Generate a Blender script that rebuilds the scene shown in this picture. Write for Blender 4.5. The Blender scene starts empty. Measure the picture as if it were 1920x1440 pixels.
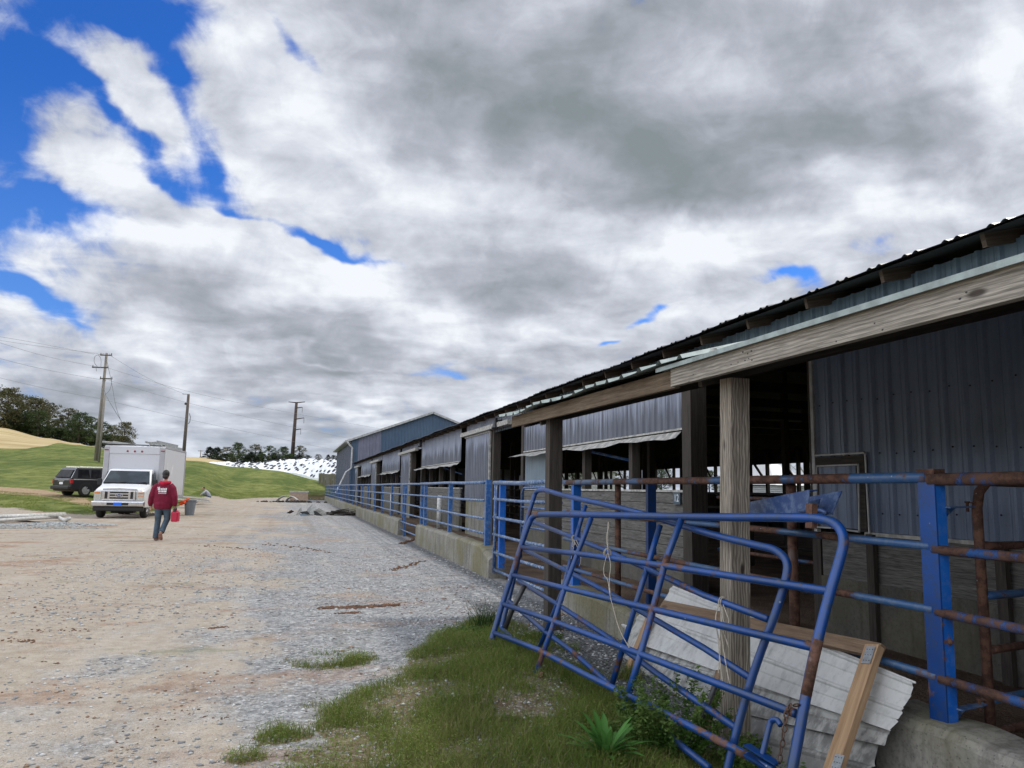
import bpy, bmesh, math, random
import numpy as np
from mathutils import Vector, Matrix, Quaternion
R = math.radians
random.seed(7); rng = np.random.default_rng(7)
scene = bpy.context.scene
col = scene.collection

# ------------------------------------------------------------------ camera
# world: +Y runs along the barn, +X points from the lane towards the barn
YAW, PITCH, ROLL, FOC, EYE = R(15.667), R(7.852), R(1.1), 1442.0, 1.5
cF = np.array([math.sin(YAW)*math.cos(PITCH), math.cos(YAW)*math.cos(PITCH), math.sin(PITCH)])
cR0 = np.array([math.cos(YAW), -math.sin(YAW), 0.0]); cU0 = np.cross(cR0, cF)
cR = math.cos(ROLL)*cR0 + math.sin(ROLL)*cU0
cU = -math.sin(ROLL)*cR0 + math.cos(ROLL)*cU0
camd = bpy.data.cameras.new('camera'); cam = bpy.data.objects.new('camera', camd); col.objects.link(cam)
camd.sensor_width = 36; camd.lens = FOC/1920*36; camd.clip_start = .05; camd.clip_end = 9000
cam.matrix_world = Matrix(((cR[0], cU[0], -cF[0], 0), (cR[1], cU[1], -cF[1], 0), (cR[2], cU[2], -cF[2], EYE), (0, 0, 0, 1)))
scene.camera = cam
def ray(x, y): return cF + cR*(x-960)/FOC + cU*(720-y)/FOC
def hit(x, y, n, c):
    d = ray(x, y); o = np.array([0, 0, EYE]); return o + d*((c - n@o)/(n@d))
def onX(x, y, W): return hit(x, y, np.array([1., 0, 0]), W)
def onZ(x, y, z=0.): return hit(x, y, np.array([0, 0, 1.]), z)
def onR(x, y, r):
    d = ray(x, y); h = math.hypot(d[0], d[1]); return np.array([0, 0, EYE]) + d*(r/h)

# ------------------------------------------------------------------ light
scene.view_settings.view_transform = 'Standard'; scene.view_settings.look = 'None'
scene.view_settings.exposure = 0.12; scene.view_settings.gamma = 1
SUN_EL, SUN_AZ = R(56), R(72)          # azimuth clockwise from +Y
sd = bpy.data.lights.new('sun', 'SUN'); sun = bpy.data.objects.new('sun', sd); scene.cycles.max_bounces = 6; scene.cycles.diffuse_bounces = 3; scene.cycles.glossy_bounces = 3; scene.cycles.transmission_bounces = 3; col.objects.link(sun)
sd.energy = 2.2; sd.angle = R(4.5); sd.color = (1, .95, .87)
sv = Vector((math.sin(SUN_AZ)*math.cos(SUN_EL), math.cos(SUN_AZ)*math.cos(SUN_EL), math.sin(SUN_EL)))
sun.rotation_euler = sv.to_track_quat('Z', 'Y').to_euler()

class NT:
    """tiny node-graph helper"""
    def __init__(s, nt): s.nt = nt
    def n(s, t, **k):
        a = s.nt.nodes.new(t)
        for kk, v in k.items(): setattr(a, kk, v)
        return a
    def lk(s, a, b): s.nt.links.new(a, b)
    def inp(s, sock, v):
        if isinstance(v, bpy.types.NodeSocket): s.lk(v, sock)
        elif v is not None: sock.default_value = v
    def m(s, op, a, b=None, c=None, clamp=False):
        x = s.n('ShaderNodeMath', operation=op); x.use_clamp = clamp
        s.inp(x.inputs[0], a); s.inp(x.inputs[1], b); s.inp(x.inputs[2], c)
        return x.outputs[0]
    def vm(s, op, a, b=None, sc=None):
        x = s.n('ShaderNodeVectorMath', operation=op)
        s.inp(x.inputs[0], a); s.inp(x.inputs[1], b)
        if sc is not None: s.inp(x.inputs['Scale'], sc)
        return x.outputs['Value'] if op in ('DOT_PRODUCT', 'LENGTH') else x.outputs[0]
    def noise(s, vec, scale, detail=4, rough=.55, dist=0., out=0, lac=2.0):
        x = s.n('ShaderNodeTexNoise'); s.inp(x.inputs['Vector'], vec)
        x.inputs['Scale'].default_value = scale; x.inputs['Detail'].default_value = detail
        x.inputs['Roughness'].default_value = rough; x.inputs['Distortion'].default_value = dist
        x.inputs['Lacunarity'].default_value = lac
        return x.outputs[out]
    def mix(s, f, a, b, mode='MIX'):
        x = s.n('ShaderNodeMix', data_type='RGBA', blend_type=mode)
        s.inp(x.inputs[0], f); s.inp(x.inputs[6], a); s.inp(x.inputs[7], b)
        return x.outputs[2]
    def ss(s, v, lo, hi, a=0., b=1.):
        x = s.n('ShaderNodeMapRange', interpolation_type='SMOOTHSTEP'); s.inp(x.inputs[0], v)
        for i, q in enumerate((lo, hi, a, b)): x.inputs[1+i].default_value = q
        return x.outputs[0]
    def lin(s, v, lo, hi, a=0., b=1.):
        x = s.n('ShaderNodeMapRange'); s.inp(x.inputs[0], v)
        for i, q in enumerate((lo, hi, a, b)): x.inputs[1+i].default_value = q
        return x.outputs[0]
    def comb(s, x=0., y=0., z=0.):
        a = s.n('ShaderNodeCombineXYZ')
        for i, v in enumerate((x, y, z)): s.inp(a.inputs[i], v)
        return a.outputs[0]
    def sep(s, v):
        a = s.n('ShaderNodeSeparateXYZ'); s.inp(a.inputs[0], v); return a.outputs
def c4(c): return (c[0], c[1], c[2], 1.0)
def srgb(r, g, b):
    f = lambda v: ((v/255+.055)/1.055)**2.4 if v > 10 else v/255/12.92
    return (f(r), f(g), f(b), 1.0)

world = bpy.data.worlds.new('World'); scene.world = world; world.use_nodes = True
def build_world():
    nt = world.node_tree; nt.nodes.clear(); g = NT(nt)
    out = g.n('ShaderNodeOutputWorld'); bg = g.n('ShaderNodeBackground'); g.lk(bg.outputs[0], out.inputs[0])
    sky = g.n('ShaderNodeTexSky', sky_type='NISHITA'); sky.sun_disc = False
    sky.sun_elevation = SUN_EL; sky.sun_rotation = SUN_AZ; sky.air_density = 1.0; sky.dust_density = .4; sky.ozone_density = 3.0
    tc = g.n('ShaderNodeTexCoord').outputs['Generated']
    d = g.vm('NORMALIZE', tc)
    # cloud chart: directions seen from the yard laid out on a tangent chart (units: radians-ish), then warped
    fx = g.vm('DOT_PRODUCT', d, tuple(cR)); fy = g.vm('DOT_PRODUCT', d, tuple(cU)); fz = g.m('MAXIMUM', g.vm('DOT_PRODUCT', d, tuple(cF)), .18)
    px = g.m('DIVIDE', fx, fz); py = g.m('DIVIDE', fy, fz)
    z = g.sep(d)[2]
    zz = g.m('ADD', g.m('MAXIMUM', z, 0.0), .16)
    q = g.vm('SCALE', d, None, g.m('DIVIDE', 1.0, zz))         # cloud-deck coordinates
    qs = g.sep(q); q2 = g.comb(qs[0], qs[1], g.m('MULTIPLY', z, 3.2))
    p0 = g.comb(px, py, 0.0)
    w1 = g.noise(q2, 1.6, 3, .5, out=1); w2 = g.noise(p0, 7.0, 4, .6, out=1)
    w = g.vm('SCALE', g.vm('SUBTRACT', w1, (.5, .5, .5)), None, .14)
    wb = g.vm('SCALE', g.vm('SUBTRACT', w2, (.5, .5, .5)), None, .085)
    p = g.vm('ADD', g.vm('ADD', p0, w), wb)
    ps = g.sep(p)
    def field(blobs):
        acc = None
        for (x, y, rx, ry, rot, amp) in blobs:
            cx, cy = (x-960)/FOC, (720-y)/FOC
            a = R(rot); ca, sa = math.cos(a), math.sin(a)
            # rot: clockwise-down slope in the chart
            v = g.vm('SUBTRACT', p, (cx, cy, 0.))
            e1 = g.vm('DOT_PRODUCT', v, (ca/rx*FOC, -sa/rx*FOC, 0.))
            e2 = g.vm('DOT_PRODUCT', v, (sa/ry*FOC, ca/ry*FOC, 0.))
            r2 = g.m('MULTIPLY_ADD', e1, e1, g.m('MULTIPLY', e2, e2))
            k = g.m('MULTIPLY', g.m('POWER', math.e, g.m('MULTIPLY', r2, -1.0)), amp)
            acc = k if acc is None else g.m('ADD', acc, k)
        return acc
    holes = field(HOLES); dark = field(DARKS); lite = field(LITES); wisp = field(WISPS)
    st_ = g.comb(g.vm('DOT_PRODUCT', p0, (1.3, -1.9, 0.)), g.vm('DOT_PRODUCT', p0, (4.6, 3.4, 0.)), 0.)   # wind-drawn streaks
    n1 = g.noise(q2, 1.7, 4, .5, .15); n2 = g.noise(q2, 3.6, 6, .55, .3); n3 = g.noise(st_, 1.9, 6, .58, .5); n5 = g.noise(p0, 5.5, 6, .55, .4)
    D_ = g.m('SUBTRACT', g.noise(g.vm('ADD', p0, w), 17., 5, .62, .6), .5)
    A_ = g.m('SUBTRACT', n2, .5); B_ = g.m('SUBTRACT', n3, .5); C_ = g.m('SUBTRACT', n5, .5); big = g.m('SUBTRACT', n1, .5)
    det = g.m('ADD', g.m('ADD', g.m('MULTIPLY', A_, 1.0), g.m('MULTIPLY', B_, 1.15)), g.m('MULTIPLY', C_, .9))
    T = g.m('ADD', .92, g.m('MULTIPLY', det, 1.15)); T = g.m('ADD', T, g.m('ADD', g.m('MULTIPLY', big, .3), g.m('MULTIPLY', D_, .55))); T = g.m('SUBTRACT', T, g.m('MULTIPLY', holes, .95))
    T = g.m('ADD', T, g.m('MULTIPLY', g.m('ADD', dark, lite), .35)); T = g.m('ADD', T, wisp)
    alpha = g.ss(T, .05, .72)
    # how thick and how sunlit the cloud is
    S = g.m('ADD', .715, g.m('ADD', g.m('MULTIPLY', A_, .9), g.m('MULTIPLY', C_, .9))); S = g.m('ADD', g.m('ADD', S, g.m('MULTIPLY', big, .4)), g.m('ADD', g.m('MULTIPLY', B_, .25), g.m('MULTIPLY', D_, .34)))
    S = g.m('ADD', S, g.m('MULTIPLY', g.m('SUBTRACT', g.m('MULTIPLY', lite, .72), g.m('MULTIPLY', dark, .56)), 1.0))
    cr = g.n('ShaderNodeValToRGB'); g.lk(S, cr.inputs[0])
    el = cr.color_ramp.elements
    stops = [(0.1, srgb(131, 141, 146)), (.32, srgb(149, 155, 163)), (.56, srgb(175, 180, 191)), (.8, srgb(208, 213, 223)), (1.0, srgb(236, 240, 246))]
    el[0].position = .1; el[0].color = stops[0][1]; el[1].position = 1; el[1].color = stops[-1][1]
    for pz, c in stops[1:-1]:
        e = el.new(pz); e.color = c
    skyc = g.vm('SCALE', g.vm('MULTIPLY', sky.outputs[0], (.20, .60, 1.28)), None, .105)
    blue = g.mix(g.ss(z, .0, .45), g.mix(.45, skyc, srgb(140, 180, 235)), skyc)
    c = g.mix(alpha, blue, cr.outputs[0])
    # far haze band near the horizon
    c = g.mix(g.ss(z, .0, .12, .3, .0), c, srgb(170, 186, 208))
    # unseen sky behind the viewer, boosted to throw fill light on the shaded sides
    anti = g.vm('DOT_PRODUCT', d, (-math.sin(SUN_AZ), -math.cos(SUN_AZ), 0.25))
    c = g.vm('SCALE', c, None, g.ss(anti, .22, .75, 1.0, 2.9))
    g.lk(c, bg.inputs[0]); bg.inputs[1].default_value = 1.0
# (x, y, rx, ry, slope degrees, amount): where the sky is open, where the deck is heavy, where it is sunlit
WISPS = [(240, 150, 185, 52, 56, .60), (140, 285, 125, 66, 50, .62), (330, 375, 120, 34, 25, .3), (300, 60, 60, 30, 60, .15)]
HOLES = [(10, 180, 240, 330, 0, 1.15), (290, 20, 170, 60, 10, .85), (330, 180, 190, 34, 60, .7), (200, 90, 240, 130, 55, .14),
 (235, 225, 180, 26, 48, .7), (395, 325, 130, 42, 25, .95), (60, 400, 150, 34, 0, .75), (565, 80, 95, 20, 52, .75), (655, 470, 95, 15, 18, 1.1), (470, 405, 90, 14, 20, .5), (40, 520, 90, 32, 35, 1.15),
 (1478, 530, 58, 18, 10, .95), (1226, 580, 42, 12, 0, .85), (1130, 622, 34, 10, -20, .85), (835, 690, 66, 20, 0, .85), (860, 655, 60, 14, -10, .6), (1620, 360, 60, 18, 30, .45), (140, 605, 50, 12, 50, .5), (640, 300, 40, 40, 50, .1), (1680, 480, 120, 20, 0, .35)]
DARKS = [(1180, 250, 330, 150, 8, .62), (820, 110, 240, 120, 40, .45), (1500, 290, 300, 90, 5, .45), (1250, 60, 480, 120, 0, .30), (980, 160, 180, 120, 30, .25), (1640, 150, 220, 120, 0, .22),
 (950, 530, 170, 50, 0, .40), (1290, 370, 230, 40, -6, .34), (560, 600, 240, 40, 12, .45), (600, 660, 260, 28, 6, .45), (380, 540, 130, 40, 25, .3), (860, 470, 120, 50, 20, .25), (1850, 330, 110, 40, 0, .3), (560, 690, 300, 20, 0, .3), (770, 640, 180, 20, 0, .3),
 (90, 740, 220, 26, 8, .5), (420, 770, 260, 22, 0, .35), (620, 820, 160, 16, 0, .22), (700, 720, 120, 18, 0, .25), (480, 250, 60, 60, 40, .12), (240, 330, 80, 60, 30, .12)]
LITES = [(560, 170, 160, 120, 42, .30), (420, 60, 110, 60, 30, .2), (700, 330, 140, 90, 40, .26), (620, 240, 90, 60, 40, .15), (300, 440, 170, 45, 12, .20), (70, 470, 110, 36, 10, .2), (640, 500, 170, 32, 12, .30), (30, 545, 50, 40, 0, .3), (120, 575, 80, 26, 35, .25),
 (900, 360, 110, 60, 10, .26), (1560, 330, 110, 30, -8, .32), (1480, 440, 260, 60, -6, .40), (1260, 450, 130, 40, 0, .28), (1860, 110, 80, 120, 0, .42), (1760, 380, 150, 40, 0, .25), (1200, 500, 80, 22, 0, .22), (1080, 600, 200, 26, 0, .3), (1000, 740, 120, 40, -15, .25), (800, 590, 150, 22, 10, .24),
 (270, 680, 80, 24, 12, .36), (550, 772, 220, 12, 3, .3), (100, 800, 170, 12, 6, .2), (640, 780, 200, 14, 0, .2), (640, 668, 130, 8, 6, .3), (930, 690, 60, 24, 0, .3), (200, 310, 90, 50, 20, .35), (330, 370, 110, 40, 25, .25), (180, 430, 150, 30, 5, .35)]
build_world()

# ------------------------------------------------------------------ mesh builder
class MB:
    def __init__(s): s.v = []; s.f = []; s.uv = []; s.mi = []; s.k = 0
    def add(s, vs, fs, uvs=None, mi=0):
        b = len(s.v); s.v += [tuple(map(float, q)) for q in vs]
        for i, fc in enumerate(fs):
            s.f.append([b+j for j in fc]); s.mi.append(mi)
            s.uv.append(uvs[i] if uvs else [(0., 0.)]*len(fc))
        return s
    def box(s, lo, hi, mi=0):
        (a, b, c), (d, e, f) = lo, hi
        return s.beam(((a+d)/2, b, (c+f)/2), ((a+d)/2, e, (c+f)/2), abs(d-a), abs(f-c), up=(0, 0, 1), mi=mi)
    def beam(s, p0, p1, w, h, up=(0, 0, 1), mi=0, taper=1.0):
        p0 = np.array(p0, float); p1 = np.array(p1, float); d = p1-p0; L = np.linalg.norm(d); d = d/L
        u = np.array(up, float)
        if abs(d@u) > .98: u = np.array([0, 1., 0]) if abs(d[1]) < .9 else np.array([1., 0, 0])
        x = np.cross(d, u); x /= np.linalg.norm(x); u = np.cross(x, d)
        P = []
        for k, (o, t) in enumerate(((p0, 1.), (p1, taper))):
            for sx, sy in ((-1, -1), (1, -1), (1, 1), (-1, 1)): P.append(o + x*sx*w/2*t + u*sy*h/2*t)
        off = random.random()*40; s.k += 1
        fs = [(0, 3, 2, 1), (4, 5, 6, 7)]; uvs = [[(off, 0), (off, h), (off+w, h), (off+w, 0)]]*2
        acc = off
        for i in range(4):
            j = (i+1) % 4; ww = (w, h, w, h)[i]
            fs.append((i, j, j+4, i+4)); uvs.append([(off, acc), (off, acc+ww), (off+L, acc+ww), (off+L, acc)]); acc += ww
        return s.add(P, fs, uvs, mi)
    def tube(s, pts, r, n=10, cap=True, mi=0, sq=None):
        pts = [np.array(p, float) for p in pts]; m = len(pts)
        rs = list(r) if hasattr(r, '__len__') else [r]*m
        V = []; prev = None; L = 0; off = random.random()*40; Ls = []
        for i, p in enumerate(pts):
            t = (pts[min(i+1, m-1)]-pts[max(i-1, 0)]); t = t/(np.linalg.norm(t)+1e-9)
            if prev is None:
                a = np.array([0, 0, 1.]) if abs(t[2]) < .9 else np.array([0, 1., 0]); x = np.cross(t, a)
            else: x = prev - t*(prev@t)
            x /= (np.linalg.norm(x)+1e-9); prev = x; y = np.cross(t, x)
            if i: L += np.linalg.norm(p-pts[i-1])
            Ls.append(off+L)
            sx, sy = (1, 1) if sq is None else sq
            for k in range(n):
                a = 2*math.pi*k/n; V.append(p + (x*math.cos(a)*sx + y*math.sin(a)*sy)*rs[i])
        F = []; UV = []
        for i in range(m-1):
            for k in range(n):
                k2 = (k+1) % n; F.append((i*n+k, i*n+k2, (i+1)*n+k2, (i+1)*n+k))
                c = 2*math.pi*max(rs[i], .001)/n
                UV.append([(Ls[i], k*c), (Ls[i], (k+1)*c), (Ls[i+1], (k+1)*c), (Ls[i+1], k*c)])
        if cap:
            F.append(tuple(range(n-1, -1, -1))); UV.append([(off, 0)]*n)
            F.append(tuple((m-1)*n+k for k in range(n))); UV.append([(off, 0)]*n)
        return s.add(V, F, UV, mi)
    def ball(s, c, r, n=8, m=6, mi=0, jit=0.):
        V = []; F = []; c = np.array(c, float); r = np.array([r]*3 if not hasattr(r, '__len__') else r, float)
        for i in range(m+1):
            th = math.pi*i/m
            for k in range(n):
                a = 2*math.pi*k/n; j = 1+jit*(random.random()-.5)*2
                V.append(c + r*np.array([math.sin(th)*math.cos(a), math.sin(th)*math.sin(a), math.cos(th)])*j)
        for i in range(m):
            for k in range(n):
                k2 = (k+1) % n; F.append((i*n+k, (i+1)*n+k, (i+1)*n+k2, i*n+k2))
        return s.add(V, F, None, mi)
    def loft(s, rings, cap=True, mi=0):
        n = len(rings[0]); V = [p for r_ in rings for p in r_]; F = []; UV = []
        for i in range(len(rings)-1):
            for k in range(n):
                k2 = (k+1) % n; F.append((i*n+k, i*n+k2, (i+1)*n+k2, (i+1)*n+k)); UV.append([(i*.1, k*.1), (i*.1, k*.1+.1), (i*.1+.1, k*.1+.1), (i*.1+.1, k*.1)])
        if cap:
            F.append(tuple(range(n-1, -1, -1))); UV.append([(0, 0)]*n)
            F.append(tuple((len(rings)-1)*n+k for k in range(n))); UV.append([(0, 0)]*n)
        return s.add(V, F, UV, mi)
    def strip(s, A, B, mi=0):
        """two polylines -> quads, uv in metres"""
        n = len(A); V = list(A)+list(B); F = []; UV = []; u = 0
        h = float(np.linalg.norm(np.array(A[0], float)-np.array(B[0], float)))
        for i in range(n-1):
            d = float(np.linalg.norm(np.array(A[i+1], float)-np.array(A[i], float)))
            F.append((i, i+1, n+i+1, n+i)); UV.append([(u, 0), (u+d, 0), (u+d, h), (u, h)]); u += d
        return s.add(V, F, UV, mi)
    def build(s, name, mat, parent=None, smooth=False, world=True, loc=None, mods=None):
        me = bpy.data.meshes.new(name); v = np.array(s.v, dtype=np.float32).reshape(-1, 3)
        o = np.zeros(3)
        if parent is not None and world: o = wloc(parent)
        if loc is not None: o = np.array(loc, float)
        v = v - o.astype(np.float32)
        me.from_pydata([tuple(q) for q in v.tolist()], [], s.f)
        uvl = me.uv_layers.new(name='UV'); flat = np.array([c for f in s.uv for q in f for c in q], dtype=np.float32)
        uvl.data.foreach_set('uv', flat)
        for m in (mat if isinstance(mat, (list, tuple)) else [mat]): me.materials.append(m)
        me.polygons.foreach_set('material_index', s.mi)
        if smooth: me.polygons.foreach_set('use_smooth', [True]*len(me.polygons))
        ob = bpy.data.objects.new(name, me); col.objects.link(ob)
        if parent is not None:
            ob.parent = parent
            if loc is not None: ob.location = Vector(o - (wloc(parent) if world else 0))
        elif loc is not None: ob.location = Vector(o)
        return ob
def wloc(o):
    p = np.zeros(3)
    while o is not None: p += np.array(o.location); o = o.parent
    return p
def npmesh(name, V, F, mat, smooth=False, parent=None, colattr=None, uv=None):
    """fast mesh from arrays; F is (n,k)"""
    me = bpy.data.meshes.new(name); n, k = F.shape
    me.vertices.add(len(V)); me.vertices.foreach_set('co', np.asarray(V, np.float32).ravel())
    me.loops.add(n*k); me.loops.foreach_set('vertex_index', F.astype(np.int32).ravel())
    me.polygons.add(n); me.polygons.foreach_set('loop_start', np.arange(0, n*k, k, dtype=np.int32)); me.polygons.foreach_set('loop_total', np.full(n, k, np.int32))
    if smooth: me.polygons.foreach_set('use_smooth', np.ones(n, bool))
    if colattr:
        for nm, arr in colattr.items():
            a = me.attributes.new(nm, 'FLOAT_COLOR', 'POINT'); a.data.foreach_set('color', np.asarray(arr, np.float32).ravel())
    me.update(calc_edges=True); me.validate()
    me.materials.append(mat); ob = bpy.data.objects.new(name, me); col.objects.link(ob)
    if parent is not None: ob.parent = parent
    return ob
def tag(o, label=None, cat=None, group=None, kind=None):
    for k, v in (('label', label), ('category', cat), ('group', group), ('kind', kind)):
        if v: o[k] = v
    return o
def thing(name, label, cat, loc=(0, 0, 0), rz=0., group=None):
    o = bpy.data.objects.new(name, None); o.empty_display_size = .2; o.location = loc; o.rotation_euler = (0, 0, rz); col.objects.link(o)
    return tag(o, label, cat, group)
def copy_tree(o, parent=None):
    c = o.copy(); col.objects.link(c)
    if parent is not None: c.parent = parent
    for ch in [q for q in bpy.data.objects if q.parent == o]: copy_tree(ch, c)
    return c
# ------------------------------------------------------------------ materials
def newmat(name):
    m = bpy.data.materials.new(name); m.use_nodes = True; nt = m.node_tree; nt.nodes.clear(); g = NT(nt)
    out = g.n('ShaderNodeOutputMaterial'); b = g.n('ShaderNodeBsdfPrincipled'); g.lk(b.outputs[0], out.inputs[0])
    g.out = out; g.b = b; return m, g
def pos(g): return g.n('ShaderNodeNewGeometry').outputs['Position']
def obj(g): return g.n('ShaderNodeTexCoord').outputs['Object']
def uvn(g): return g.n('ShaderNodeTexCoord').outputs['UV']
def bump(g, h, strength=.3, dist=.01):
    x = g.n('ShaderNodeBump'); x.inputs['Strength'].default_value = strength; x.inputs['Distance'].default_value = dist
    g.inp(x.inputs['Height'], h); g.lk(x.outputs[0], g.b.inputs['Normal'])
def plain(name, c, rough=.6, metal=0., var=.25, scale=6., c2=None, bmp=.0, spec=.5, coat=0.):
    m, g = newmat(name); n = g.noise(obj(g), scale, 5, .6)
    a = c4([v*(1-var) for v in c[:3]]); b_ = c4([min(1, v*(1+var)) for v in (c2 or c)[:3]])
    g.lk(g.mix(g.ss(n, .3, .7), a, b_), g.b.inputs['Base Color'])
    g.b.inputs['Roughness'].default_value = rough; g.b.inputs['Metallic'].default_value = metal
    g.b.inputs['Specular IOR Level'].default_value = spec
    if coat: g.b.inputs['Coat Weight'].default_value = coat; g.b.inputs['Coat Roughness'].default_value = .08
    if bmp: bump(g, n, bmp, .02)
    return m
def wood(name, ca, cb, dark=.25, grain=28., knots=.5, rough=.8, bands=0.):
    """grain runs along U of the metre-scaled UV"""
    m, g = newmat(name); u = g.sep(uvn(g))
    warp = g.noise(g.comb(g.m('MULTIPLY', u[0], 1.6), g.m('MULTIPLY', u[1], 7.0), 0.), 1.0, 3, .5)
    vv = g.m('ADD', u[1], g.m('MULTIPLY', g.m('SUBTRACT', warp, .5), .07 if bands > .5 else .022))
    st = g.noise(g.comb(g.m('MULTIPLY', u[0], 1.3), g.m('MULTIPLY', vv, grain*2.2), 0.), 1.0, 5, .65)
    fine = g.noise(g.comb(g.m('MULTIPLY', u[0], 6.), g.m('MULTIPLY', vv, grain*9), 3.), 1.0, 3, .6)
    big = g.noise(g.comb(u[0], g.m('MULTIPLY', u[1], 4.), 7.), 1.3, 4, .6)
    c = g.mix(g.ss(st, .32, .68), c4(ca), c4(cb))
    c = g.mix(g.ss(fine, .35, .6, dark, 0.), c, (.02, .018, .015, 1))
    c = g.mix(g.ss(big, .5, .75, 0., .35), c, c4([v*.45 for v in ca[:3]]))
    if bands:
        wv = g.n('ShaderNodeTexWave', wave_type='BANDS', bands_direction='Y'); wv.inputs['Scale'].default_value = 9.; wv.inputs['Distortion'].default_value = 9. if bands > .5 else 2.5
        wv.inputs['Detail'].default_value = 2.; wv.inputs['Detail Scale'].default_value = .9
        g.lk(g.comb(g.m('MULTIPLY', u[0], .55), g.m('MULTIPLY', u[1], 1.6), 0.), wv.inputs['Vector'])
        c = g.mix(g.ss(wv.outputs[1], .25, .6, bands, 0.), c, (.045, .04, .036, 1))
    if knots:
        vo = g.n('ShaderNodeTexVoronoi'); vo.inputs['Scale'].default_value = 1.0
        g.lk(g.comb(g.m('MULTIPLY', u[0], 1.9), g.m('MULTIPLY', u[1], 5.5), 0.), vo.inputs['Vector'])
        k = g.ss(vo.outputs[0], .05, .13, knots, 0.)
        c = g.mix(k, c, (.035, .026, .02, 1))
    g.lk(c, g.b.inputs['Base Color']); g.b.inputs['Roughness'].default_value = rough; g.b.inputs['Specular IOR Level'].default_value = .25
    bump(g, g.m('ADD', st, fine), .35, .006); return m
def pipe_paint(name, ca, cb, rust=.5, fade=(.25, .32, .42), fadeamt=.3, rough=.38, band=False):
    """chalky blue paint worn through to brown rust in patches along the pipe"""
    m, g = newmat(name); p = pos(g)
    n = g.noise(g.vm('MULTIPLY', p, (.15, .62, .15)) if band else p, 2.6, 3 if band else 5, .5 if band else .65, 0. if band else .4); n2 = g.noise(p, 17., 5, .7); n3 = g.noise(p, 1.1, 3, .5)
    t = g.m('ADD', g.m('MULTIPLY', n, .75), g.m('MULTIPLY', n2, .25))
    c = g.mix(g.ss(n3, .35, .65), c4(ca), c4(cb))
    nz = g.sep(g.n('ShaderNodeNewGeometry').outputs['Normal'])[2]
    c = g.mix(g.m('MULTIPLY', g.ss(n2, .45, .62), fadeamt), c, c4(fade))
    rm = g.ss(t, 1-rust-.02, 1-rust+.035)
    rc = g.mix(g.ss(n2, .4, .6), (.055, .024, .014, 1), (.13, .062, .04, 1))
    c = g.mix(rm, c, rc)
    chips = g.n('ShaderNodeTexVoronoi'); chips.inputs['Scale'].default_value = 9.; g.lk(p, chips.inputs['Vector'])
    c = g.mix(g.ss(chips.outputs[0], .03, .06, .5, 0.), c, (.45, .5, .55, 1))
    g.lk(c, g.b.inputs['Base Color']); g.lk(g.ss(rm, 0, 1, rough, .85), g.b.inputs['Roughness'])
    bump(g, g.m('ADD', n2, rm), .25, .003); return m
def siding_mat(name, ca, cb, streak=.7, zt=2.5, zh=1.0, rough=.45):
    m, g = newmat(name); p = pos(g); s = g.sep(p)
    v = g.comb(g.m('MULTIPLY', s[1], 14.), g.m('MULTIPLY', s[0], 14.), g.m('MULTIPLY', s[2], .55))
    n = g.noise(v, 1.0, 5, .65); n2 = g.noise(p, .8, 4, .6); n3 = g.noise(p, 30., 3, .6)
    c = g.mix(g.ss(n2, .3, .7), c4(ca), c4(cb))
    c = g.mix(g.ss(n, .42, .75, 0., .45), c, c4([q*.45 for q in ca[:3]]))
    lo = g.ss(s[2], zt, zt+zh, 1., 0.)                 # grime wicks up from the bottom edge
    k = g.m('MULTIPLY', g.ss(g.m('ADD', n, g.m('MULTIPLY', lo, .42)), .62, .86), streak)
    c = g.mix(k, c, (.018, .018, .02, 1)); c = g.mix(g.ss(n3, .55, .75, 0., .2), c, (.02, .02, .02, 1))
    g.lk(c, g.b.inputs['Base Color']); g.b.inputs['Roughness'].default_value = rough; g.b.inputs['Specular IOR Level'].default_value = .35
    bump(g, n2, .1, .02); return m
def concrete_mat(name, ca, cb, algae=.6, zb=0.):
    m, g = newmat(name); p = pos(g); s = g.sep(p)
    n = g.noise(p, 2.2, 6, .65); n2 = g.noise(p, 26., 6, .7); n3 = g.noise(g.comb(g.m('MULTIPLY', s[1], 9.), s[0], g.m('MULTIPLY', s[2], .8)), 1., 4, .6)
    c = g.mix(g.ss(n, .3, .7), c4(ca), c4(cb)); c = g.mix(g.ss(n2, .42, .7, 0., .5), c, (.05, .048, .042, 1))
    c = g.mix(g.ss(n3, .5, .72, 0., .55), c, (.06, .055, .045, 1))
    c = g.mix(g.m('MULTIPLY', g.ss(g.noise(p, .9, 3, .5), .42, .62), algae), c, (.155, .14, .05, 1))
    vo = g.n('ShaderNodeTexVoronoi'); vo.inputs['Scale'].default_value = 38.; g.lk(p, vo.inputs['Vector'])
    pits = g.ss(vo.outputs[0], .08, .2, 1., 0.)
    c = g.mix(g.m('MULTIPLY', pits, .5), c, (.03, .03, .03, 1))
    g.lk(c, g.b.inputs['Base Color']); g.b.inputs['Roughness'].default_value = .9; g.b.inputs['Specular IOR Level'].default_value = .2
    bump(g, g.m('SUBTRACT', g.m('ADD', n2, g.m('MULTIPLY', n, 2.)), pits), .5, .012); return m

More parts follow.
